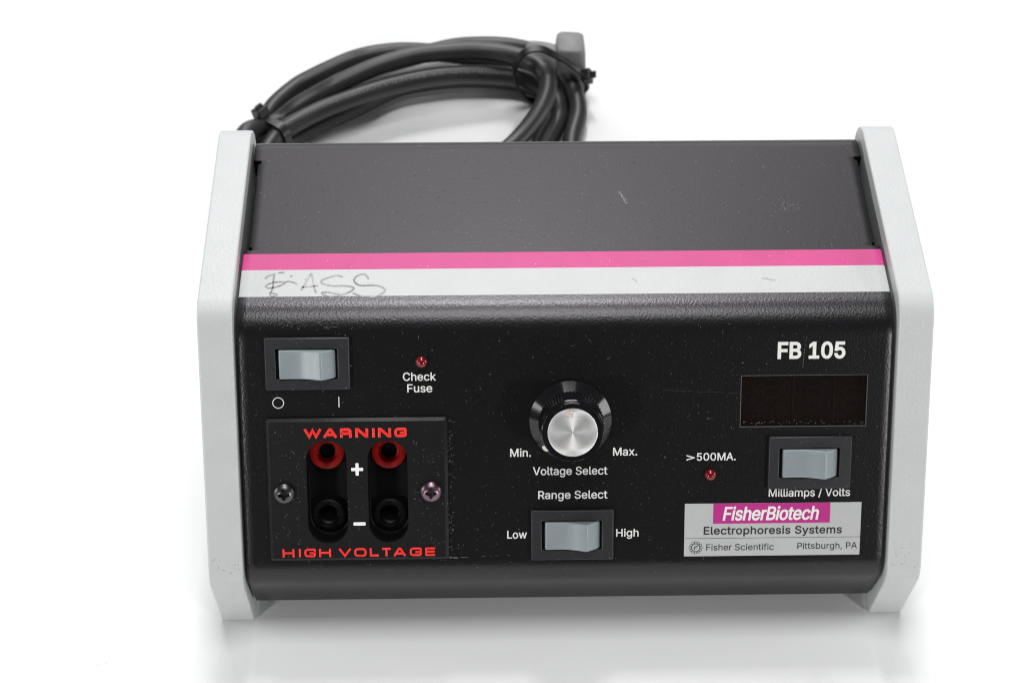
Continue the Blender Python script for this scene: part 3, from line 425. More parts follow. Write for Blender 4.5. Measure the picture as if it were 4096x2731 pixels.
 'u': (410, [[(182,-5),(167,-4),(153,-3),(140,1),(127,5),(115,11),(104,18),(94,26),(84,36),(76,47),(69,59),(63,72),(59,87),(55,103),(53,120),(53,139),(53,379),(114,379),(114,144),(115,127),(117,112),(122,98),(129,86),(137,75),(147,66),(158,59),(171,54),(185,51),(200,50),(211,51),(221,52),(231,54),(240,58),(249,62),(257,67),(265,73),(272,80),(278,88),(283,97),(288,106),(291,117),(294,128),(296,140),(296,153),(296,379),(357,379),(357,0),(298,0),(298,92),(307,92),(300,72),(291,54),(281,39),(269,27),(257,17),(244,9),(230,3),(215,-2),(199,-4)]]),
 'w': (567, [[(138,0),(23,379),(87,379),(133,214),(154,137),(175,41),(165,41),(186,135),(206,214),(252,379),(316,379),(362,214),(382,136),(402,41),(391,41),(413,135),(434,214),(480,379),(545,379),(429,0),(368,0),(319,172),(305,225),(291,280),(277,338),(291,338),(277,280),(263,225),(248,172),(199,0)]]),
 'x': (379, [[(21,0),(171,218),(171,171),(29,379),(100,379),(147,306),(179,253),(207,206),(175,206),(202,253),(208,263),(213,273),(219,284),(226,295),(233,306),(282,379),(352,379),(209,169),(209,214),(358,0),(287,0),(231,85),(200,136),(173,182),(205,182),(178,136),(173,126),(168,117),(162,106),(155,96),(148,85),(91,0)]]),
 'y': (389, [[(47,-139),(61,-86),(71,-87),(78,-89),(85,-90),(92,-90),(98,-90),(104,-89),(110,-88),(115,-85),(120,-82),(125,-79),(130,-74),(135,-68),(139,-62),(143,-54),(147,-45),(151,-36),(163,-1),(17,379),(84,379),(165,155),(170,141),(175,128),(179,114),(183,100),(187,87),(206,21),(184,21),(202,87),(224,155),(305,379),(371,379),(204,-58),(199,-70),(194,-80),(189,-90),(183,-99),(177,-107),(170,-114),(163,-121),(155,-127),(148,-132),(139,-136),(131,-139),(121,-142),(112,-144),(102,-145),(91,-145),(65,-143)]]),
}

# ------------------------------------------------------------------ setting
tb = MB()
N = 40
tb.add([(-1500 + 3000 * i / N, -1200 + 3000 * j / N, 0) for j in range(N + 1) for i in range(N + 1)],
       [(j * (N + 1) + i, j * (N + 1) + i + 1, (j + 1) * (N + 1) + i + 1, (j + 1) * (N + 1) + i) for j in range(N) for i in range(N)])
backdrop = tb.build('backdrop', ['table'])
backdrop['kind'] = 'structure'

# ------------------------------------------------------------------ power supply
unit = empty('power_supply', (0, .015, 0), 'black electrophoresis power supply with silver end panels and pink and white stripes', 'power supply')

# folded sheet housing: rows follow the side profile, columns run across
def housing():
    T1_ = 13.0 * math.tan(A_SLOPE / 2)
    rows = []     # y, z, normal angle, material of the strip that follows, inset of the side edge
    def arc(cy, cz, r, a0, a1, n, mat):
        for k in range(n + 1):
            a = math.radians(a0 + (a1 - a0) * k / n)
            rows.append([cy + r * math.cos(a), cz + r * math.sin(a), a, mat, 0])
    def row(y, z, a, mat, inset=0): rows.append([y, z, math.radians(a), mat, inset])
    row(80.2, -88, 0, 3)
    arc(72.2, -8, 8, 0, 90, 14, 3)
    row(71.8, 0, 90, 3)
    row(67.4, 0, 90, 3)
    row(67.2, 0, 90, 3, 2.3); row(65.9, 0, 90, 3, 2.3)
    row(65.7, 0, 90, 3, 1.5); row(29.2, 0, 90, 3, 1.5)
    row(29.0, 0, 90, 3, 2.3); row(27.8, 0, 90, 3, 2.3)
    row(27.6, 0, 90, 3)
    row(26.2, 0, 90, 1); row(19.5, 0, 90, 2); row(8.65, 0, 90, 0); row(T1_ + .35, 0, 90, 0)
    sl = math.degrees(A_SLOPE)
    R1 = 13.0; T1 = R1 * math.tan(A_SLOPE / 2)
    arc(T1, -R1, R1, 90, 90 + sl, 12, 0)
    for t in (T1 + .4, 18.75, 34.95, 36, 71.2, 82 - 11.0 * math.tan(math.radians(51.5) / 2) - .4): row(-CA * t, -SA * t, 90 + sl, 0)
    R2, turn = 11.0, 51.5
    T2 = R2 * math.tan(math.radians(turn) / 2)
    t0 = 82 - T2
    cy, cz = -CA * t0 + SA * R2, -SA * t0 - CA * R2
    arc(cy, cz, R2, 90 + sl, 90 + sl + turn, 12, 0)
    ea = math.radians(90 + sl + turn)
    y, z = rows[-1][:2]
    dy, dz = -math.sin(ea), math.cos(ea)
    L = (z + 87.9) / -dz
    y, z = y + dy * L, z + dz * L
    row(y, z, 90 + sl + turn, 0)
    row(y + 1.4, z - 1.2, 245, 0); row(y + 4, z - 1.3, 270, 0)
    row(79.5, -89.2, 270, 0)
    us = [-95.0, -80.5, -45.5, 52.4, 90.7, 95.0]
    cols = [('L', 7.0, 0), ('L', .5, 0), ('L', .15, .15), ('L', .0, .5)]
    v, f, m = [], [], []
    nc = 8 + len(us)
    B = 97.9      # half width of the folded sheet
    for (y, z, a, mat, inset) in rows:
        ny, nz = math.cos(a), math.sin(a)
        line = [(-(B - inset - q), y - ny * d, z - nz * d) for _, d, q in cols]
        line += [(math.copysign(abs(u) - (inset if abs(u) > 94 else 0), u), y, z) for u in us]
        line += [(-x, yy, zz) for x, yy, zz in line[3::-1]]
        v += line
    tr = [(-CA * t, -SA * t) for t in (18.75, 34.95, 36, 71.2)]
    def is_row(i, k): return abs(rows[i][0] - tr[k][0]) < 1e-6 and abs(rows[i][1] - tr[k][1]) < 1e-6
    for i in range(len(rows) - 1):
        for c in range(nc - 1):
            if is_row(i, 0) and is_row(i + 1, 1) and c == 7: continue
            if is_row(i, 2) and is_row(i + 1, 3) and c == 5: continue
            f.append((i * nc + c, i * nc + c + 1, (i + 1) * nc + c + 1, (i + 1) * nc + c)); m.append(rows[i][3])
    b = MB(); b.v, b.f, b.m = [(x, y, z + 96) for x, y, z in v], f, m
    me = bpy.data.meshes.new('housing')
    me.from_pydata([(x * .001, y * .001, z * .001) for x, y, z in b.v], [], b.f)
    me.polygons.foreach_set('material_index', b.m)
    finish(me, True, 50)
    return link('housing', me, [M['black_paint'], M['magenta_paint'], M['white_paint'], M['black_paint_dimmed']], unit), rows
house, HROWS = housing()
# dark liner just inside the housing edge, seen through the edge slots
for s in (-1, 1):
    ln = MB()
    ln.box(min(s * 93, s * 94.5), max(s * 93, s * 94.5), 12, 72, 60, 93)
    ln.build('inner_bracket', ['inside_black'], unit)

# end panels
def end_panel(s):
    t1, t2 = 4.2, 2.3
    y0 = -(t2 - t1 * CA) / SA if False else None
    # front line: n.P = t2 ; lid line z = t1
    yf = (t1 * CA - t2) / SA
    pt = lambda t: (-SA * t2 - CA * t, CA * t2 - SA * t)
    low = pt(82.6)
    foot = (-44.6, -96.0)
    pts = [(82.5, t1), (yf, t1), low, foot, (82.5, -96.0)]
    prof = round_poly(pts, [9, 9.5, 9, 1.6, 4], 10)
    b = MB()
    x0, x1 = sorted((s * 98.75, s * 109.2))
    n = len(prof)
    v = [(x0, y, z + 96) for y, z in prof] + [(x1, y, z + 96) for y, z in prof]
    b.add(v, [tuple(range(n)), tuple(range(n, 2 * n))[::-1]] + [(i, (i + 1) % n, n + (i + 1) % n, n + i) for i in range(n)])
    return b.build('end_panel', ['silver'], unit, bevel=.55, seg=3, angle=30)
end_panel(-1); end_panel(1)

# ---- lettering
def text_mesh(s, x0, x1, cap, bold=0, slant=0, track=0):
    polys, owner, pen = [], [], 0
    for ci, ch in enumerate(s):
        if ch == ' ': pen += 200 + track; continue
        adv, g = GLYPHS[ch]
        for pl in g: polys.append([(x + pen, y) for x, y in pl]); owner.append(ci)
        pen += adv + track
    lo, hi = min(x for p in polys for x, y in p), max(x for p in polys for x, y in p)
    k = cap / 509
    hx = (x1 - x0 - 2 * bold - slant * cap) / (hi - lo)
    out = []
    for p in polys:
        q = [((x - lo) * hx + bold + slant * y * k, y * k) for x, y in p]
        q2 = [q[0]]
        for a in q[1:]:
            if abs(a[0] - q2[-1][0]) + abs(a[1] - q2[-1][1]) > .012: q2.append(a)
        out.append(fatten(q2, bold))
    V, F = [], []
    for ci in sorted(set(owner)):
        v, f = glyph_mesh([p for p, o in zip(out, owner) if o == ci])
        F += [tuple(i + len(V) for i in q) for q in f]; V += [(p.x * .001, p.y * .001, ci % 2 * 4e-6) for p in v]
    me = bpy.data.meshes.new('lettering'); me.from_pydata(V, [], F)
    return me
def lettering(s, x0, x1, base, cap, parent=unit, ink='white_ink', h=.06, bold=.05, slant=0, track=0):
    me = text_mesh(s, x0, x1, cap, bold, slant, track)
    o = link('lettering', me, [M[ink]], parent, front(x0, base, h))
    return o
lettering('Check', -48.92, -39.04, 19.37, 2.45)
lettering('Fuse', -47.68, -40.18, 22.97, 2.45)
lettering('Min.', -16.97, -10.68, 43.44, 2.48)
lettering('Max.', 14.18, 21.49, 43.39, 2.45)
lettering('Voltage Select', -10.08, 12.49, 49.33, 2.48)
lettering('Range Select', -8.5, 12.56, 56.95, 2.48)
lettering('Low', -18.0, -11.95, 69.55, 2.45)
lettering('High', 15.35, 22.26, 69.32, 2.42)
lettering('FB 105', 63.16, 83.52, 13.52, 4.78, bold=.24)
lettering('>', 36.46, 39.0, 45.25, 2.3)
lettering('500MA.', 39.6, 51.46, 45.25, 2.35)
lettering('Milliamps / Volts', 61.83, 86.75, 57.0, 2.5)
b = MB()
ring = []
n = 32
for k in range(n):
    a = 2 * math.pi * k / n
    for r in (1.50, 1.75): ring.append((r * math.cos(a), r * math.sin(a), 0))
b.add(ring, [(2 * k, 2 * k + 1, (2 * k + 3) % (2 * n), (2 * k + 2) % (2 * n)) for k in range(n)])
b.build('lettering', ['white_ink'], unit, front(-86.33, 25.9, .06))
b = MB(); b.box(-.14, .14, -1.62, 1.62, 0, .02); b.build('lettering', ['white_ink'], unit, front(-68.18, 25.78, .06))

# ---- rocker switches
def rocker_switch(u, t, w=25.15, hgt=15.95):
    fr = front(u, t)
    W2, H2 = w / 2, hgt / 2
    outer = round_poly([(-W2, -H2), (W2, -H2), (W2, H2), (-W2, H2)], .5, 3)
    inner = [(-9.35, -4.75), (9.0, -4.75), (9.0, 4.6), (-9.35, 4.6)]
    b = MB()
    n = 4
    # ring solid: outer box and inner opening
    O = [(-W2, -H2), (W2, -H2), (W2, H2), (-W2, H2)]
    Z = ((0, 0), (1.35, 0))
    v = [(x, y, 0) for x, y in O] + [(x, y, 1.35) for x, y in O] + [(x, y, 1.35) for x, y in inner] + [(x, y, .02) for x, y in inner]
    f = []
    for i in range(4):
        j = (i + 1) % 4
        f += [(i, j, 4 + j, 4 + i), (4 + i, 4 + j, 8 + j, 8 + i), (8 + i, 8 + j, 12 + j, 12 + i)]
    b.add(v, f)
    sw = b.build('rocker_switch', ['bezel_plastic'], unit, fr, bevel=.32, seg=2)
    b = MB(); b.add([(x, y, .04) for x, y in inner], [(0, 1, 2, 3)]); b.build('recess_floor', ['inside_black'], sw, fr)
    prof = [(-8.35, .1), (-8.4, 1.0), (-8.25, 2.0), (-5, 1.85), (-2.6, 1.85), (-1.2, 2.1), (1.2, 2.85), (3.9, 4.0), (4.35, 4.05), (4.8, 3.75), (6.6, 2.3), (8.2, .75), (8.45, .1)]
    b = MB()
    y0, y1 = -4.45, 4.35
    n = len(prof)
    v = [(x, y0, z) for x, z in prof] + [(x, y1, z) for x, z in prof]
    b.add(v, [tuple(range(n)), tuple(range(n, 2 * n))[::-1]] + [(i, (i + 1) % n, n + (i + 1) % n, n + i) for i in range(n)])
    b.build('rocker', ['rocker_plastic'], sw, fr, bevel=.38, seg=3, angle=25)
    return sw
s1 = rocker_switch(-77.2, 13.72)
s1['label'] = 'power rocker switch at the upper left of the face'
rocker_switch(1.9, 68.35)['label'] = 'range rocker switch under the words Range Select'
rocker_switch(73.9, 46.05, 25.15, 16.5)['label'] = 'meter rocker switch under the dark display'

# ---- lamps
def indicator(u, t):
    b = MB()
    r = 1.72
    b.lathe([(r + .28, 0), (r + .28, .12), (r, .16)], 32, 1, cap0=False, cap1=False)
    prof = [(r, .05)] + [(r * math.cos(a), .5 + 1.5 * math.sin(a)) for a in [math.radians(x) for x in range(0, 90, 9)]] + [(.05, 2.0)]
    b.lathe(prof, 32, 0, cap0=False)
    return b.build('indicator_lamp', ['lens_red', 'inside_black'], unit, front(u, t))
indicator(-43.3, 13.6); indicator(43.85, 49.75)

# ---- control knob
kf = front(1.2, 32.0)
b = MB()
b.lathe([(12.3, .1), (12.35, 1.05), (9.6, 3.45)], 96, 0, cap1=False)
b.v = b.v
nf = 60
prof = []
for (r, z) in ((9.7, 3.3), (9.45, 3.7), (9.05, 11.3)):
    line = []
    for k in range(nf * 4):
        a = 2 * math.pi * k / (nf * 4)
        rr = r + (.0, .30, .0, -.30)[k % 4] * .9
        line.append((rr * math.cos(a), rr * math.sin(a), z))
    prof.append(line)
nn = nf * 4
b.add([p for l in prof for p in l], [(i * nn + k, i * nn + (k + 1) % nn, (i + 1) * nn + (k + 1) % nn, (i + 1) * nn + k) for i in range(2) for k in range(nn)])
b.lathe([(9.4, 11.28), (9.15, 11.5), (8.9, 11.6), (9.0, 12.0), (9.0, 13.1), (8.8, 13.4), (7.55, 13.5), (7.4, 13.3)], 96, 0, cap0=False)
knob = b.build('control_knob', ['knob_plastic'], unit, kf, angle=28)
b = MB()
b.lathe([(7.35, 13.0), (7.35, 13.5), (7.2, 13.56), (5.0, 13.56), (2.5, 13.56), (.02, 13.56)], 96, 0, cap0=False)
b.build('cap', ['aluminium'], knob, kf)
b = MB()
b.lathe([(1.15, -.12), (1.15, .05), (.9, .12), (.02, .13)], 20, 0, cap0=False)
ang = math.radians(228)
rad = 11.25
tilt = Matrix.Rotation(ang, 4, 'Z') @ Matrix.Translation((rad * .001, 0, .00204)) @ Matrix.Rotation(math.radians(41), 4, 'Y')
b.build('pointer_mark', ['pointer'], knob, kf @ tilt)

# ---- display
df = front(71.55, 26.85)
b = MB()
x, y = 19.15, 8.1
x2, y2 = x - .22, y - .22
O = [(-x, -y), (x, -y), (x, y), (-x, y)]
I = [(-x2, -y2), (x2, -y2), (x2, y2), (-x2, y2)]
v = [(p, q, -.06) for p, q in O] + [(p, q, -.14) for p, q in I] + [(p, q, -4.2) for p, q in I]
f = []
for i in range(4):
    j = (i + 1) % 4
    f += [(i, j, 4 + j, 4 + i), (4 + i, 4 + j, 8 + j, 8 + i)]
f.append((8, 9, 10, 11))
b.add(v, f)
b.m = [2 if i in (0, 2, 4, 6) else 0 for i in range(len(b.f))]
b.box(-2.75, -2.35, -y2 + .1, y2 - .1, -3.9, -3.6, 1)
b.box(9.7, 10.1, -y2 + .1, y2 - .1, -3.9, -3.6, 1)
disp = b.build('display_window', ['board', 'divider', 'worn_edge'], unit, df)
disp['label'] = 'dark unlit three digit display window'
b = MB(); b.box(-x2, x2, -y2, y2, -1.6, -.55); b.build('filter_pane', ['filter'], disp, df)
for cx in (-9.5, 3.4, 15.0):
    b = MB()
    hw, hh, th = 2.3, 3.6, .9
    def seg(x0, y0, x1, y1):
        d = Vector((x1 - x0, y1 - y0)); nn_ = d.normalized(); pp = Vector((-nn_.y, nn_.x)) * th / 2
        a0, a1 = Vector((x0, y0)) + nn_ * .55, Vector((x1, y1)) - nn_ * .55
        sh = lambda p: (cx + p.x + p.y * .12, p.y)
        b.prism([sh(a0 - pp), sh(a1 - pp), sh(a1 + pp), sh(a0 + pp)], -3.9, -3.5)
    for q in ((-hw, hh, hw, hh), (-hw, 0, hw, 0), (-hw, -hh, hw, -hh), (-hw, hh, -hw, 0), (hw, hh, hw, 0), (-hw, 0, -hw, -hh), (hw, 0, hw, -hh)): seg(*q)
    b.build('digit', ['digit_plastic'], disp, df)

# ---- warning plate with two wells
PU, PT = -63.05, 53.1
pf = front(PU, PT)
PH = 1.6
hw, hh = 27.2, 22.55
wells = [(-72.35 - PU, 6.08), (-54.0 - PU, 6.0)]
ya, yb = PT - 63.85, PT - 43.4
face = [round_poly([(-hw + .9, -hh + .9), (hw - .9, -hh + .9), (hw - .9, hh - .9), (-hw + .9, hh - .9)], .3, 2)] + [stadium(cx, ya, yb, r) for cx, r in wells]
me = curve_mesh(face, 0)
me.transform(Matrix.Translation((0, 0, PH * .001)))
bm = bmesh.new(); bm.from_mesh(me)
for v_ in bm.verts: v_.co.z = PH * .001
S = .001
def quad_ring(p0, z0, p1, z1):
    n_ = len(p0)
    A = [bm.verts.new((x_ * S, y_ * S, z0 * S)) for x_, y_ in p0]; B_ = [bm.verts.new((x_ * S, y_ * S, z1 * S)) for x_, y_ in p1]
    for i_ in range(n_): bm.faces.new((A[i_], A[(i_ + 1) % n_], B_[(i_ + 1) % n_], B_[i_]))
    return B_
p_in = round_poly([(-hw + .9, -hh + .9), (hw - .9, -hh + .9), (hw - .9, hh - .9), (-hw + .9, hh - .9)], .3, 2)
p_out = round_poly([(-hw, -hh), (hw, -hh), (hw, hh), (-hw, hh)], .8, 2)
quad_ring(p_out, 0, p_out, .75); quad_ring(p_out, .75, p_in, PH)
for cx, r in wells:
    s0, s1_, s2_ = stadium(cx, ya, yb, r), stadium(cx, ya, yb, r - .25), stadium(cx, ya + .6, yb, r - .25)
    quad_ring(s0, PH, s0, -6.0)
    quad_ring(s0, -6.0, s2_, -6.25)
    last = quad_ring(s2_, -6.25, s2_, -8.5)
    bm.faces.new(last)
bmesh.ops.remove_doubles(bm, verts=bm.verts, dist=1e-6)
bmesh.ops.recalc_face_normals(bm, faces=bm.faces)
for f_ in bm.faces:
    if min(v_.co.z for v_ in f_.verts) < -.005: f_.material_index = 1  # wells coloured blacker than the plate to deepen their shade
bm.to_mesh(me); bm.free()
finish(me, True, 25)
plate = link('terminal_plate', me, [M['plate_plastic'], M['inside_black']], unit, pf)

def jack(u, t, mat, r, label):
    jf = front(u, t)
    b = MB()
    b.lathe([(r * .8, -8.45), (r * .95, -8.2), (r, -7.4), (r, -6.6), (r - .12, -6.2), (r - .4, -6.0), (3.5, -6.0), (3.35, -6.15), (3.05, -7.7), (2.35, -8.1)], 48, 0, cap0=False, cap1=False)
    o = b.build('banana_jack', [mat], unit, jf)
    b = MB()
    b.lathe([(2.5, -8.35), (2.4, -8.05), (2.2, -8.0), (2.15, -8.2), (2.1, -14), (.02, -14)], 32, 0, cap0=False, cap1=False)
    b.build('socket', ['black_plastic'], o, jf)
    o['label'] = label
jack(-72.85, 43.45, 'red_plastic', 5.45, 'red banana jack'); jack(-53.95, 43.45, 'red_plastic', 5.4, 'red banana jack')
jack(-72.85, 63.8, 'black_plastic', 5.3, 'black banana jack'); jack(-53.9, 63.8, 'black_plastic', 5.3, 'black banana jack')

def screw(u, t, mat, rot):
    sf = front(u, t, PH) @ Matrix.Rotation(math.radians(rot), 4, 'Z')
    b = MB()
    R = 3.3
    b.lathe([(R, 0), (R, .35), (R * .96, .75), (R * .85, 1.25), (R * .66, 1.72), (R * .42, 2.05), (R * .18, 2.2), (.02, 2.23)], 40)
    o = b.build('screw', [mat], plate, sf)
    c = MB()
    w, L = .42, 1.75
    pts = [(-w, -L), (w, -L), (w * 1.5, -w * 1.5), (L, -w), (L, w), (w * 1.5, w * 1.5), (w, L), (-w, L), (-w * 1.5, w * 1.5), (-L, w), (-L, -w), (-w * 1.5, -w * 1.5)]
    c.prism(pts, .75, 4)
    k = c.build('cutter', [], None, sf)
    md = o.modifiers.new('cross', 'BOOLEAN'); md.object = k; md.operation = 'DIFFERENCE'; md.solver = 'EXACT'
    bpy.context.view_layer.update()
    nm = bpy.data.meshes.new_from_object(o.evaluated_get(bpy.context.evaluated_depsgraph_get()))
    o.modifiers.clear(); o.data = nm
    finish(nm, True, 30)
    nm.materials.clear(); nm.materials.append(M[mat])
    bpy.data.objects.remove(k)
screw(-85.35, 53.8, 'screw_dark', 4); screw(-41.0, 53.7, 'screw_pink', 0)

# raised block capitals built from strokes
LET = {
 'W': [[(0, 1), (.27, 0), (.5, .92), (.73, 0), (1, 1)]], 'A': [[(0, 0), (.42, 1), (.58, 1), (1, 0)], [(.2, .27), (.8, .27)]],
 'R': [[(0, 0), (0, 1), ('r', .98, 1), ('r', .98, .42), (.02, .42)], [(.80, .42), ('r', 1, .40), (1, 0)]],
 'N': [[(0, 0), (0, 1), (.12, 1), (.88, 0), (1, 0), (1, 1)]], 'I': [[(.5, 0), (.5, 1)]],
 'G': [[(1, .80), ('r', 1, 1), ('r', 0, 1), ('r', 0, 0), ('r', 1, 0), (1, .46), (.55, .46)]],
 'H': [[(0, 0), (0, 1)], [(1, 0), (1, 1)], [(0, .5), (1, .5)]], 'V': [[(0, 1), (.5, 0), (1, 1)]],
 'O': [[(.5, 0), ('r', 0, 0), ('r', 0, 1), ('r', 1, 1), ('r', 1, 0), (.5, 0)]], 'L': [[(0, 1), (0, 0), (1, 0)]],
 'T': [[(0, 1), (1, 1)], [(.5, 1), (.5, 0)]], 'E': [[(1, 1), (0, 1), (0, 0), (1, 0)], [(0, .5), (.95, .5)]],
}
def stroke_mesh(b, pts, w, z, hgt):
    P = []
    for p in pts:
        q = Vector(p[:2]); 
        if not P or (q - P[-1]).length > 1e-4: P.append(q)
    L, R = [], []
    for i, p in enumerate(P):
        d1 = (P[i] - P[i - 1]).normalized() if i else (P[1] - P[0]).normalized()
        d2 = (P[i + 1] - P[i]).normalized() if i < len(P) - 1 else d1
        t = (d1 + d2)
        t = t.normalized() if t.length > 1e-3 else d1
        nrm = Vector((-t.y, t.x))
        k = min(1 / max(.35, nrm.dot(Vector((-d1.y, d1.x)))), 1.9)
        L.append(p + nrm * w / 2 * k); R.append(p - nrm * w / 2 * k)
    n = len(P)
    e = w * .16       # worn, softened edge
    v = []
    for q in range(n):
        l, r = L[q], R[q]; c = (l + r) / 2
        li, ri = l + (c - l) * .3, r + (c - r) * .3
        v += [(l.x, l.y, z - hgt), (l.x, l.y, z - e), (li.x, li.y, z), (ri.x, ri.y, z), (r.x, r.y, z - e), (r.x, r.y, z - hgt)]
    f = [(6 * i + c, 6 * i + c + 1, 6 * i + c + 7, 6 * i + c + 6) for i in range(n - 1) for c in range(5)]
    f += [(0, 1, 2, 3, 4, 5), tuple(6 * (n - 1) + c for c in (5, 4, 3, 2, 1, 0))]
    b.add(v, f)
def block_word(letters, base, cap, w):
    b = MB()
    for ch, x0, x1 in letters:
        for k, stroke in enumerate(LET[ch]):
            px = []
            wid, hg = x1 - x0 - w, cap - w
            raw = []
            for p in stroke:
                rr = p[0] == 'r'
                q = p[1:] if rr else p
                raw.append((x0 + w / 2 + q[0] * wid, -base + w / 2 + q[1] * hg, rr))
            for i, (x, y, rr) in enumerate(raw):
                if rr and 0 < i < len(raw) - 1:
                    a, c = raw[i - 1], raw[i + 1]
                    la = min((Vector(a[:2]) - Vector((x, y))).length, (Vector(c[:2]) - Vector((x, y))).length)
                    px += arc_corner(a[:2], (x, y), c[:2], min(.75, la * .45), 4)
                else: px.append((x, y))
            # round-ended strokes run out half a width
            for e, o in ((0, 1), (-1, -2)):
                d = (Vector(px[e]) - Vector(px[o])).normalized() * w * .42
                px[e] = (px[e][0] + d.x, px[e][1] + d.y)
            stroke_mesh(b, px, w, .34 + .015 * k, .4)
    return b.build('lettering', ['red_ink'], plate, front(0, 0, PH), angle=60)
block_word(list(zip('WARNING', (-78.8, -72.95, -68.0, -63.42, -58.42, -56.63, -51.74), (-73.56, -68.92, -64.44, -59.5, -57.5, -52.65, -47.98))), 36.45, 2.95, .85)
block_word(list(zip('HIGHVOLTAGE', (-86.5, -81.74, -79.85, -75.37, -69.36, -64.67, -59.96, -56.22, -52.63, -47.78, -43.04), (-82.84, -80.7, -76.33, -71.72, -65.62, -60.93, -57.14, -53.51, -48.99, -44.14, -40.0))), 74.25, 2.72, .62)
b = MB()
w = .48
b.prism(round_poly([(-w, -1.93), (w, -1.93), (w, -w), (1.8, -w), (1.8, w), (w, w), (w, 1.93), (-w, 1.93), (-w, w), (-1.8, w), (-1.8, -w), (-w, -w)], [.2, .2, 0, .2, .2, 0, .2, .2, 0, .2, .2, 0], 3), -.05, .25)
b.build('polarity_mark', ['white_fill'], plate, front(-63.15, 46.4, PH))
b = MB()
b.prism(round_poly([(-1.85, -.5), (1.85, -.5), (1.85, .5), (-1.85, .5)], .22, 3), -.05, .25)
b.build('polarity_mark', ['white_fill'], plate, front(-62.85, 63.73, PH))

# ---- name plate sticker
b = MB()
b.box(36.27, 90.4, -76.0, -59.0, .0, .14)
name_plate = b.build('name_plate', ['label_silver'], unit, front(0, 0, .02), bevel=.05, seg=1)
name_plate['label'] = 'silver grey maker label with magenta panel'
b = MB(); b.box(45.0, 80.82, -65.48, -59.0, .0, .03); b.build('colour_panel', ['label_magenta'], name_plate, front(0, 0, .175))
b = MB(); b.box(36.3, 90.37, -70.25, -70.13, 0, .02); b.build('dividing_line', ['black_ink'], name_plate, front(0, 0, .175))
lettering('FisherBiotech', 47.91, 77.74, 64.36, 4.15, name_plate, 'white_ink', .23, .14, .16, -14)
lettering('Electrophoresis Systems', 42.2, 84.7, 68.92, 2.42, name_plate, 'black_ink', .19, .085, 0, 14)
lettering('Fisher Scientific', 43.1, 63.9, 74.13, 2.02, name_plate, 'black_ink', .19, .02)
lettering('Pittsburgh, PA', 71.15, 89.55, 73.95, 2.02, name_plate, 'black_ink', .19, .02)
b = MB()
def flat_ring(cx, cy, r, w):
    n = 20
    v = []
    for k in range(n):
        a = 2 * math.pi * k / n
        for q in (r - w / 2, r + w / 2): v.append((cx + q * math.cos(a), cy + q * math.sin(a), 0))
    b.add(v, [(2 * k, 2 * k + 1, (2 * k + 3) % (2 * n), (2 * k + 2) % (2 * n)) for k in range(n)])
for k in range(12):
    a = 2 * math.pi * k / 12
    flat_ring(1.66 * math.cos(a), 1.66 * math.sin(a), .37, .13)
flat_ring(0, 0, 1.22, .13)
for x0, x1, y0, y1 in ((-.42, -.17, -.75, .35), (-.17, .62, .38, .62), (-.6, .4, -.08, .12)):
    sh = lambda x, y: (x + .22 * y, y, 0)
    b.add([sh(x0, y0), sh(x1, y0), sh(x1, y1), sh(x0, y1)], [(0, 1, 2, 3)])
b.build('emblem', ['black_ink'], name_plate, front(39.86, 73.18, .19), smooth=False)

# ---- handwriting on the white stripe
HAND = [[(-90.38, 16.02), (-89.99, 16.6), (-89.26, 17.23), (-88.34, 17.64), (-87.35, 17.96)], [(-86.65, 18.29), (-85.79, 18.37), (-84.79, 18.45)], [(-87.82, 17.17), (-87.84, 15.99), (-87.84, 14.47), (-87.8, 13.41), (-87.91, 12.02), (-88.2, 10.74), (-88.58, 10.05), (-88.35, 9.24), (-87.55, 8.89), (-86.52, 8.76)], [(-88.42, 10.28), (-87.63, 10.04), (-86.92, 9.69), (-86.18, 9.4)], [(-84.33, 14.54), (-85.88, 14.61), (-87.42, 14.46), (-88.77, 14.01), (-89.67, 13.32), (-89.92, 12.74), (-89.51, 12.27), (-88.3, 12.14), (-86.95, 12.52), (-85.61, 13.16), (-84.62, 13.85), (-83.56, 14.77), (-82.43, 14.57), (-81.55, 14.23), (-80.65, 13.68)], [(-82.9, 16.52), (-82.58, 16.99), (-82.28, 17.15)], [(-79.29, 11.11), (-78.69, 12.61), (-78.1, 14.36), (-77.5, 15.87), (-76.66, 17.87), (-76.23, 16.33), (-75.86, 14.45), (-75.5, 12.58), (-75.07, 10.94), (-74.69, 10.24)], [(-78.36, 15.88), (-78.08, 15.53)], [(-79.28, 12.38), (-78.16, 12.42), (-76.97, 12.64), (-75.6, 12.76), (-74.32, 13.03)], [(-67.14, 16.35), (-68.03, 16.83), (-69.07, 16.96), (-70.44, 16.62), (-71.8, 16.04), (-72.98, 15.35), (-73.49, 14.66), (-73.25, 13.95), (-72.18, 13.35), (-70.79, 12.99), (-69.23, 12.78), (-66.64, 12.82), (-64.91, 12.57), (-63.59, 11.97), (-63.82, 11.16), (-64.81, 10.25), (-66.5, 9.45), (-68.19, 8.89), (-69.89, 8.57), (-71.61, 8.82), (-72.76, 9.41), (-73.13, 9.88), (-72.54, 10.22), (-71.17, 10.25), (-69.43, 9.83), (-67.87, 9.47)], [(-59.32, 15.55), (-59.71, 16.61), (-60.69, 17.57), (-61.98, 17.23), (-62.99, 16.53), (-63.56, 15.48), (-63.43, 14.42), (-62.7, 13.48), (-61.47, 12.88), (-59.75, 12.86), (-58.03, 12.96), (-56.29, 12.71), (-55.07, 12.11), (-54.18, 11.05), (-54.49, 10.01), (-55.67, 9.1), (-56.85, 8.42), (-58.21, 8.16), (-59.93, 8.22), (-61.31, 8.59), (-62.71, 9.29), (-63.77, 9.89)]]
b = MB()
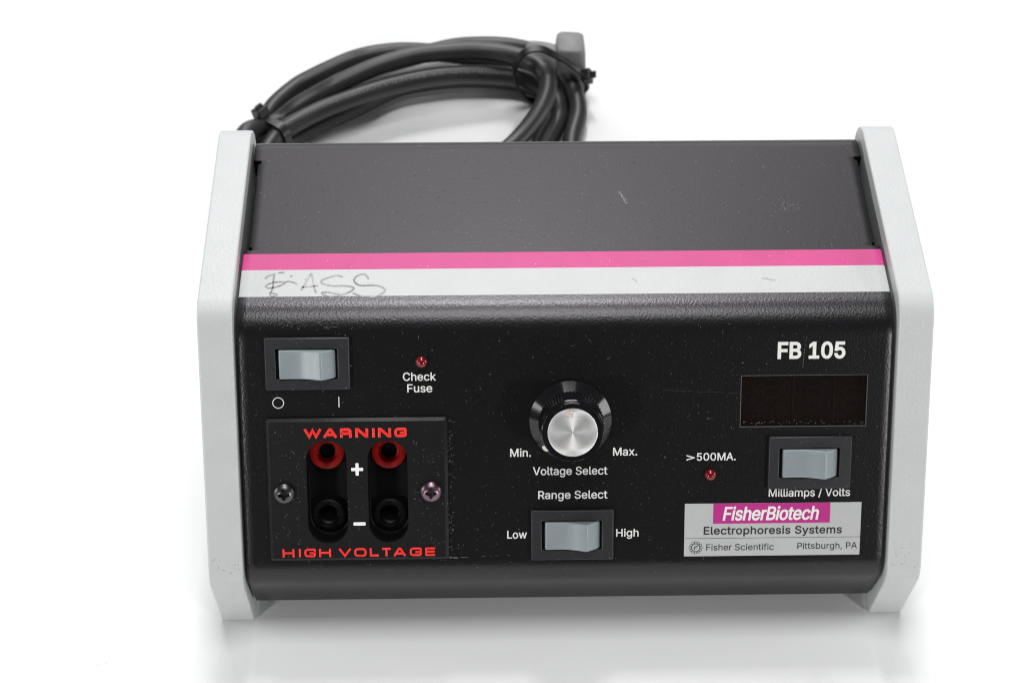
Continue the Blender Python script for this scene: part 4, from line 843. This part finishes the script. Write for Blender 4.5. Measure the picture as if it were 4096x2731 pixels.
for s in HAND:
    pts = spline([(x, y, .05) for x, y in s], 4)
    b.sweep(pts, [(-.28, -.02), (.28, -.02), (.28, .02), (-.28, .02)])
b.build('handwriting', ['pencil'], unit, top(0, 0), smooth=False)

# ---- scratches and dust on the skin of the unit
def skin(u, s):
    """point and normal on the housing at arc length s (mm) down from the fold's upper end"""
    i0 = next(i for i, r in enumerate(HROWS) if abs(r[0] - 8.65) < 1e-6)
    d = 0
    for i in range(i0, len(HROWS) - 1):
        a, c = HROWS[i], HROWS[i + 1]
        L = math.hypot(c[0] - a[0], c[1] - a[1])
        if d + L >= s:
            q = (s - d) / L
            ang = a[2] + (c[2] - a[2]) * q
            return Vector((u, a[0] + (c[0] - a[0]) * q, a[1] + (c[1] - a[1]) * q + 96)), Vector((0, math.cos(ang), math.sin(ang)))
        d += L
    raise ValueError(s)
b = MB()
def scratch(u0, s0, u1, s1, w, broken=.3, n=14):
    for k in range(n):
        if random.random() < broken: continue
        qa, qb = k / n, (k + .9) / n
        ps = []
        for q in (qa, qb):
            p, nr = skin(u0 + (u1 - u0) * q, s0 + (s1 - s0) * q + random.uniform(-.12, .12))
            ps.append(p + nr * .02)
        ww = w * random.uniform(.4, 1.2)
        b.sweep(ps, [(-ww / 2, 0), (ww / 2, 0)], caps=False)
S0 = 79.5
scratch(-71, S0 + .3, -62, S0 + .9, .22, .45, 22); scratch(-69, S0 + 1.0, -64, S0 + .4, .2, .5, 14); scratch(-57, S0 + .8, -50, S0 + 3.6, .2, .2)
scratch(-52, S0 + 2.9, -33, S0 + 3.9, .28, .15, 26); scratch(-46, S0 + 3.4, -30, S0 + 3.7, .18, .3, 20); scratch(-53, S0 + 2.6, -47, S0 + .4, .14, .3)
scratch(-41, S0 + 4.2, -34, S0 + 4.8, .16, .5, 16); scratch(-38, S0 + .5, -35, S0 + .2, .2, .5, 8); scratch(-26, S0 + 3.4, -20, S0 + 3.2, .12, .4)
for _ in range(70):
    u = random.gauss(-58, 22); 
    if abs(u) > 95: continue
    s = S0 + random.gauss(2, 2.2)
    scratch(u, s, u + random.uniform(-.6, .6), s + random.uniform(-.3, .3), .12, 0, 1)
for _ in range(36):
    u = random.gauss(72, 3.5); s = S0 + random.gauss(-.5, 1.0)
    scratch(u, s, u + random.uniform(-.4, .4), s + random.uniform(-.3, .3), .12, 0, 1)
def skin_line(pts, w):
    ps = []
    for u, t in pts:
        p, nr = skin(u, t + 5.7); ps.append(p + nr * .02)
    b.sweep(ps, [(-w / 2, 0), (w / 2, 0)], caps=False)
skin_line([(71.9, 5.5), (71.7, 9), (71.2, 13), (70.9, 18.3)], .05)
skin_line([(29, 25.0), (40, 25.6), (52, 26.2)], .022)
for _ in range(44):
    k = random.random()
    x, y = 18.6 + 2.0 * k + random.gauss(0, .22), 52.0 - 5.5 * k + random.gauss(0, .2)
    b.box(x, x + random.uniform(.08, .22), y, y + random.uniform(.1, .4), 96.015, 96.03)
for _ in range(46):
    x, y = random.gauss(72, 1.7), random.gauss(45.5, 1.3)
    b.box(x, x + random.uniform(.06, .16), y, y + random.uniform(.06, .16), 96.015, 96.03)
o = b.build('scratches', ['scratch'], unit, smooth=False); o['kind'] = 'stuff'
b = MB()
def hair(place, L, w):
    """a short curled fibre lying on a surface; place(du, dv) gives point and normal"""
    a = random.uniform(0, 6.28); k = random.uniform(-1.4, 1.4) / L
    x = y = 0; pts = []
    for i in range(6):
        p, nr = place(x, y)
        pts.append(p + nr * .07)
        x += math.cos(a) * L / 5; y += math.sin(a) * L / 5; a += k * L / 5 + random.uniform(-.35, .35)
    b.sweep(pts, [(-w / 2, -w / 2), (w / 2, -w / 2), (0, w / 2)])
def on_skin(u, s): return lambda dx, dy: skin(u + dx, max(.1, s + dy))
def on_lid(u, y): return lambda dx, dy: (Vector((u + dx, y + dy, 96)), Vector((0, 0, 1)))
def blocked(u, t):
    return (-91 < u < -35 and 29 < t < 77) or (35 < u < 92 and 57 < t < 77) or (51 < u < 92 and 17 < t < 36) or (-12 < u < 15 and 18 < t < 46) \
        or (-91 < u < -63 and 4 < t < 23) or (-12 < u < 16 and 59 < t < 77) or (60 < u < 88 and 37 < t < 55)
n = 0
while n < 170:
    u, s = random.uniform(-95, 95), random.uniform(0, 92)
    if blocked(u, s - 5.5): continue
    hair(on_skin(u, s), random.choice((.2, .25, .3, .4, .5, .8, 1.3)), random.uniform(.04, .08)); n += 1
for _ in range(330): hair(on_lid(random.uniform(-93, 93), random.uniform(27.5, 69)), random.choice((.15, .18, .2, .25, .3, .4, .8, 1.4)), random.uniform(.05, .09))
for _ in range(60): hair(on_lid(random.gauss(10, 22), random.gauss(64, 2.2)), random.uniform(.2, .6), random.uniform(.06, .12))
def on_plate(u, t): return lambda dx, dy: (Vector((u + dx, -CA * (t - dy) - SA * PH, 96 - SA * (t - dy) + CA * PH)), Vector((0, -SA, CA)))
n = 0
while n < 70:
    u, t = random.uniform(-89, -37), random.uniform(38, 71)
    if -79.5 < u < -47: continue
    hair(on_plate(u, t), random.uniform(.25, .9), random.uniform(.05, .1)); n += 1
for _ in range(60):      # lint caught along the plate's right edge and around the bezels
    hair(on_skin(random.uniform(-35.6, -34.2), random.uniform(38, 82)), random.uniform(.3, 1.0), .07)
for _ in range(46): hair(on_skin(random.uniform(-88, -62), random.gauss(9.6, .8)), random.uniform(.3, 1.2), .08)
for _ in range(40): hair(on_skin(random.uniform(53, 90), random.choice((40.8, 40.9, 41.2, 41.6))), random.uniform(.2, .8), .08)
o = b.build('dust', ['dust_fibre'], unit, smooth=False); o['kind'] = 'stuff'

b = MB()
b.sweep(spline([(59.6, 14.4, 96.06), (61.2, 14.3, 96.08), (62.8, 13.6, 96.06), (63.8, 13.7, 96.06)], 4), [(-.07, -.03), (.07, -.03), (0, .05)])
b.sweep(spline([(20.2, 14.9, 96.06), (21.4, 14.0, 96.06), (21.8, 13.1, 96.06)], 4), [(-.04, -.03), (.04, -.03), (0, .04)])
o = b.build('stray_hair', ['grime'], unit, smooth=False); o['kind'] = 'stuff'
b = MB()
for side in (-1, 1):
    for _ in range(34):
        x = side * (99.6 + abs(random.gauss(0, 4.2)) if side > 0 else 99.6 + random.uniform(0, 9))
        if abs(x) > 108.2: continue
        t = random.gauss(77.5, 3.0)
        if t > 80: continue
        p = Vector((x, -SA * 2.33 - CA * t, 96 + CA * 2.33 - SA * t))
        a = random.uniform(0, 3.14); L = random.choice((.12, .15, .2, .3, .5))
        d = Vector((math.cos(a), -CA * math.sin(a), -SA * math.sin(a))) * L
        b.sweep([p, p + d], [(-.07, 0), (.07, 0)], caps=False, up=Vector((0, -SA, CA)))
o = b.build('grime_specks', ['grime'], unit, smooth=False); o['kind'] = 'stuff'

def block(b, centre, ax, ay, az, sx, sy, sz):
    v = [Vector(centre) + ax * (i * sx / 2) + ay * (j * sy / 2) + az * (k * sz / 2) for k in (-1, 1) for j in (-1, 1) for i in (-1, 1)]
    b.add(v, [(0, 2, 3, 1), (4, 5, 7, 6), (0, 1, 5, 4), (2, 6, 7, 3), (0, 4, 6, 2), (1, 3, 7, 5)])

# ------------------------------------------------------------------ power cord
G = 96
A_ = [(-116.2, 175.9, -90.0), (-110.9, 185.0, -88.0), (-106.9, 192.4, -87.0), (-99.2, 201.4, -86.0), (-92.7, 205.8, -85.0), (-86.1, 209.5, -84.0), (-77.9, 213.7, -83.0), (-70.4, 215.7, -82.0), (-63.0, 217.4, -82.0), (-55.4, 218.0, -82.0), (-42.7, 219.3, -84.0), (-32.9, 219.7, -86.0), (-21.5, 218.6, -87.0), (-10.2, 216.1, -87.0), (1.1, 213.2, -86.0), (8.4, 208.3, -85.0), (13.4, 198.1, -87.0), (14.8, 187.1, -89.0), (11.7, 173.1, -91.0)]
B_ = [(-106.9, 176.3, -84.0), (-97.7, 183.4, -81.0), (-90.5, 187.5, -79.0), (-84.6, 189.9, -77.0), (-80.3, 192.2, -76.0), (-65.8, 199.3, -74.0), (-51.1, 204.5, -73.0), (-36.4, 206.9, -73.0), (-21.6, 208.1, -74.0), (-8.3, 204.1, -74.0), (-0.4, 197.8, -74.0), (2.4, 190.1, -76.0), (-0.8, 178.3, -79.0), (-10.5, 164.7, -83.0)]
C_ = [(-106.6, 163.6, -82.0), (-101.2, 170.8, -81.0), (-87.3, 180.8, -80.0), (-73.0, 187.7, -79.0), (-58.5, 194.1, -79.0), (-43.9, 198.4, -79.0), (-29.1, 201.1, -80.0), (-10.5, 202.7, -83.0), (-0.8, 201.0, -86.0), (6.2, 194.9, -88.0), (7.0, 186.1, -90.0), (2.2, 173.2, -91.0)]
D_ = [(-99.4, 197.0, -92.0), (-82.1, 210.4, -91.0), (-67.2, 218.8, -91.0), (-52.1, 223.9, -90.0), (-36.8, 228.4, -89.0), (-25.2, 228.6, -88.0), (-13.8, 228.0, -88.0), (-3.9, 224.0, -87.0), (3.4, 216.9, -84.0)]
E_ = [(-104.3, 170.0, -91.0), (-95.3, 179.0, -91.0), (-84.0, 187.5, -91.0), (-73.9, 194.6, -91.0), (-59.3, 205.0, -91.0), (-44.3, 209.4, -91.0), (-29.2, 211.0, -91.0), (-10.3, 209.7, -91.5), (0.9, 203.4, -91.5), (4.3, 192.7, -92.0), (-0.7, 174.3, -92.0)]
path = D_[::-1] + [(-112, 181, -91), (-120, 162, -91), (-117, 140, -91), (-100, 119, -91), (-70, 109, -91.5), (-35, 110, -91.5), (-5, 124, -91.5), (9, 150, -91.5)]
path += A_[::-1] + [(-123, 160, -83), (-119, 139, -83), (-104, 117, -83), (-80, 106, -83), (-55, 114, -83), (-37, 132, -83), (-23, 150, -83)]
path += B_[::-1] + [(-116, 161, -75), (-113, 138, -75), (-96, 118, -75), (-68, 108, -75), (-38, 112, -75), (-18, 130, -78), (-6, 152, -86)]
path += C_[::-1] + [(-110, 152, -83), (-106, 136, -83.5), (-92, 123, -83.5), (-68, 117, -83.5), (-35, 118, -83.5), (-18, 136, -87), (-8, 156, -91)]
path += E_[::-1] + [(-109, 154, -91), (-105, 134, -90), (-93, 112, -80), (-82, 99, -64), (-75, 92, -52), (-72, 80, -48)]
cord = empty('power_cable', (-.05, .165, 0), 'thick black power cord coiled on the white table behind the unit', 'power cord')
b = MB()
cpath = [p + Vector((0, 0, G)) for p in spline(path, 7)]
b.sweep(cpath, circle(3.75, 18))
b.build('cable', ['cable_rubber'], cord, angle=60)
# worn pale embossing along the lowest visible strand
b = MB()
strand = [p + Vector((0, 0, G)) for p in spline(C_, 30)]
for i in range(45, 215):
    if i % 9 in (0, 4) or random.random() < .22: continue
    p, t = strand[i], (strand[i + 1] - strand[i]).normalized()
    out = Vector((-.05, -.55, .83)); out = (out - t * out.dot(t)).normalized(); sd = t.cross(out)
    c = p + out * 3.83
    if random.random() < .6:
        block(b, c, sd, t, out, random.uniform(.9, 1.6), .16, .12)
    else:
        block(b, c + sd * random.uniform(-.6, .6), sd, t, out, .2, .45, .12)
b.build('embossing', ['embossed'], cord, smooth=False)['kind'] = 'stuff'
# plug: moulded block with a flared strain relief
b = MB()
pb = [(6.2, 204.2), (18.6, 203.6), (18.2, 217.6), (6.0, 218.6)]
rings = []
for z, k in ((.6, 1.06), (1.6, 1.10), (12, 1.03), (22.6, .93), (24.2, .89), (24.6, .82)):
    cx, cy = 12.3, 211
    pp = round_poly([(cx + (x - cx) * k, cy + (y - cy) * k) for x, y in pb], 2.6, 4)
    rings.append([(x, y, z) for x, y in pp])
m_ = len(rings[0])
b.add([p for r in rings for p in r], [tuple(range(m_))[::-1], tuple(range(5 * m_, 6 * m_))] + [(i * m_ + k, i * m_ + (k + 1) % m_, (i + 1) * m_ + (k + 1) % m_, (i + 1) * m_ + k) for i in range(5) for k in range(m_)])
fl = spline([(-3, 223, 9.5), (2, 218.6, 12), (6.5, 214, 13), (10.5, 211, 13)], 5)
b.sweep(fl, circle(1, 18), scale=lambda q: 4.3 + 3.6 * q * q)
b.build('plug', ['plug_rubber'], cord, bevel=0, angle=50)

# cable ties
def strap(points, w, th, name, parent, closed=True, centre=None):
    """flat band that follows points, lying flat against what it wraps"""
    P = [Vector(p) for p in points]; n = len(P)
    c = sum(P, Vector()) / n
    v, f = [], []
    for i in range(n):
        a, d = P[(i - 1) % n], P[(i + 1) % n]
        t = (d - a).normalized()
        out = P[i] - c; out = (out - t * out.dot(t)).normalized()
        wd = t.cross(out)
        v += [P[i] + wd * w / 2, P[i] + wd * w / 2 + out * th, P[i] - wd * w / 2 + out * th, P[i] - wd * w / 2]
    for i in range(n):
        j = (i + 1) % n
        f += [(4 * i + k, 4 * i + (k + 1) % 4, 4 * j + (k + 1) % 4, 4 * j + k) for k in range(4)]
    b = MB(); b.add(v, f)
    return b.build(name, ['tie_nylon'], parent, angle=40)
def hull2(pts):
    pts = sorted(set((round(x, 3), round(y, 3)) for x, y in pts))
    def half(ps):
        h = []
        for p in ps:
            while len(h) > 1 and (h[-1][0] - h[-2][0]) * (p[1] - h[-2][1]) - (h[-1][1] - h[-2][1]) * (p[0] - h[-2][0]) <= 0: h.pop()
            h.append(p)
        return h
    a, c = half(pts), half(pts[::-1])
    return a[:-1] + c[:-1]
def tight_tie(point, axis, label, head_dir):
    axis = Vector(axis).normalized(); p0 = Vector(point)
    side = Vector((0, 0, 1)).cross(axis).normalized(); up = axis.cross(side)
    pts = []
    for i in range(len(cpath) - 1):
        a, c = cpath[i] - p0, cpath[i + 1] - p0
        da, dc = a.dot(axis), c.dot(axis)
        if da * dc <= 0 and abs(da - dc) > 1e-6:
            q = a + (c - a) * (da / (da - dc))
            if abs(q.dot(side)) < 22 and q.length < 40:
                for x, y in circle(4.15, 20): pts.append((q.dot(side) + x, q.dot(up) + y))
    h = hull2(pts)
    ring = [p0 + side * x + up * y for x, y in h]
    # resample evenly
    P = ring + [ring[0]]
    L = [0]
    for i in range(len(P) - 1): L.append(L[-1] + (P[i + 1] - P[i]).length)
    out = []
    for k in range(48):
        s = L[-1] * k / 48
        i = max(j for j in range(len(L)) if L[j] <= s)
        i = min(i, len(P) - 2)
        out.append(P[i].lerp(P[i + 1], (s - L[i]) / max(1e-6, L[i + 1] - L[i])))
    for o_ in out: o_.z = max(o_.z, .9)
    c = sum(out, Vector()) / 48
    tie = empty('cable_tie', (p0.x * .001, p0.y * .001, 0), label, 'cable tie', 'cable ties round the cord')
    strap(out, 3.4, .9, 'strap', tie)
    hd = (side * head_dir[0] + up * head_dir[1]).normalized()
    best = max(out, key=lambda q: (q - c).dot(hd))
    i = out.index(best)
    t = (out[(i + 1) % 48] - out[i - 1]).normalized()
    outw = (best - c); outw = (outw - t * outw.dot(t)).normalized()
    b = MB(); block(b, best + outw * 2.6, t, axis, outw, 4.8, 5.4, 4.0)
    hd_ = b.build('head', ['tie_nylon'], tie, bevel=.5, seg=2)
    b = MB(); block(b, best + outw * 5.0 + t * .4, t, axis, outw, 1.1, 3.2, 2.2)
    b.build('tail', ['tie_nylon'], tie, bevel=.2, seg=1)
tight_tie((-104, 168.5, 10), (.62, .72, .0), 'black cable tie pulled tight round the cord beside the left end panel', (.25, 1))
T2 = [(4.6, 197.1, -67.0), (-1.3, 197.2, -64.0), (-7.2, 195.7, -65.0), (-10.4, 194.4, -71.0), (-9.8, 194.8, -79.0), (-6.8, 197.2, -88.0), (-2.5, 200.4, -94.0), (5.4, 199.9, -94.5), (13.8, 203.8, -94.0), (19.0, 204.9, -90.0), (17.4, 201.3, -82.0), (10.7, 199.0, -73.0)]
tie = empty('cable_tie', (.004, .200, 0), 'loose black cable tie looped round the cord below the grey plug', 'cable tie', 'cable ties round the cord')
loop = [p + Vector((0, 0, G)) for p in spline(T2, 5, True)]
strap(loop, 3.2, .9, 'strap', tie)
hp = Vector(T2[-2]) + Vector((0, 0, G))
tv = (Vector(T2[-1]) - Vector(T2[-3])).normalized()
ov = Vector((1, -.1, .1)); ov = (ov - tv * ov.dot(tv)).normalized(); sv = tv.cross(ov)
b = MB(); block(b, hp + ov * 1.6, tv, sv, ov, 4.8, 5.2, 4.0); b.build('head', ['tie_nylon'], tie, bevel=.5, seg=2)
b = MB(); block(b, hp + ov * 4.4 + tv * .6, tv, sv, ov, 1.1, 3.0, 2.6); b.build('tail', ['tie_nylon'], tie, bevel=.2, seg=1)
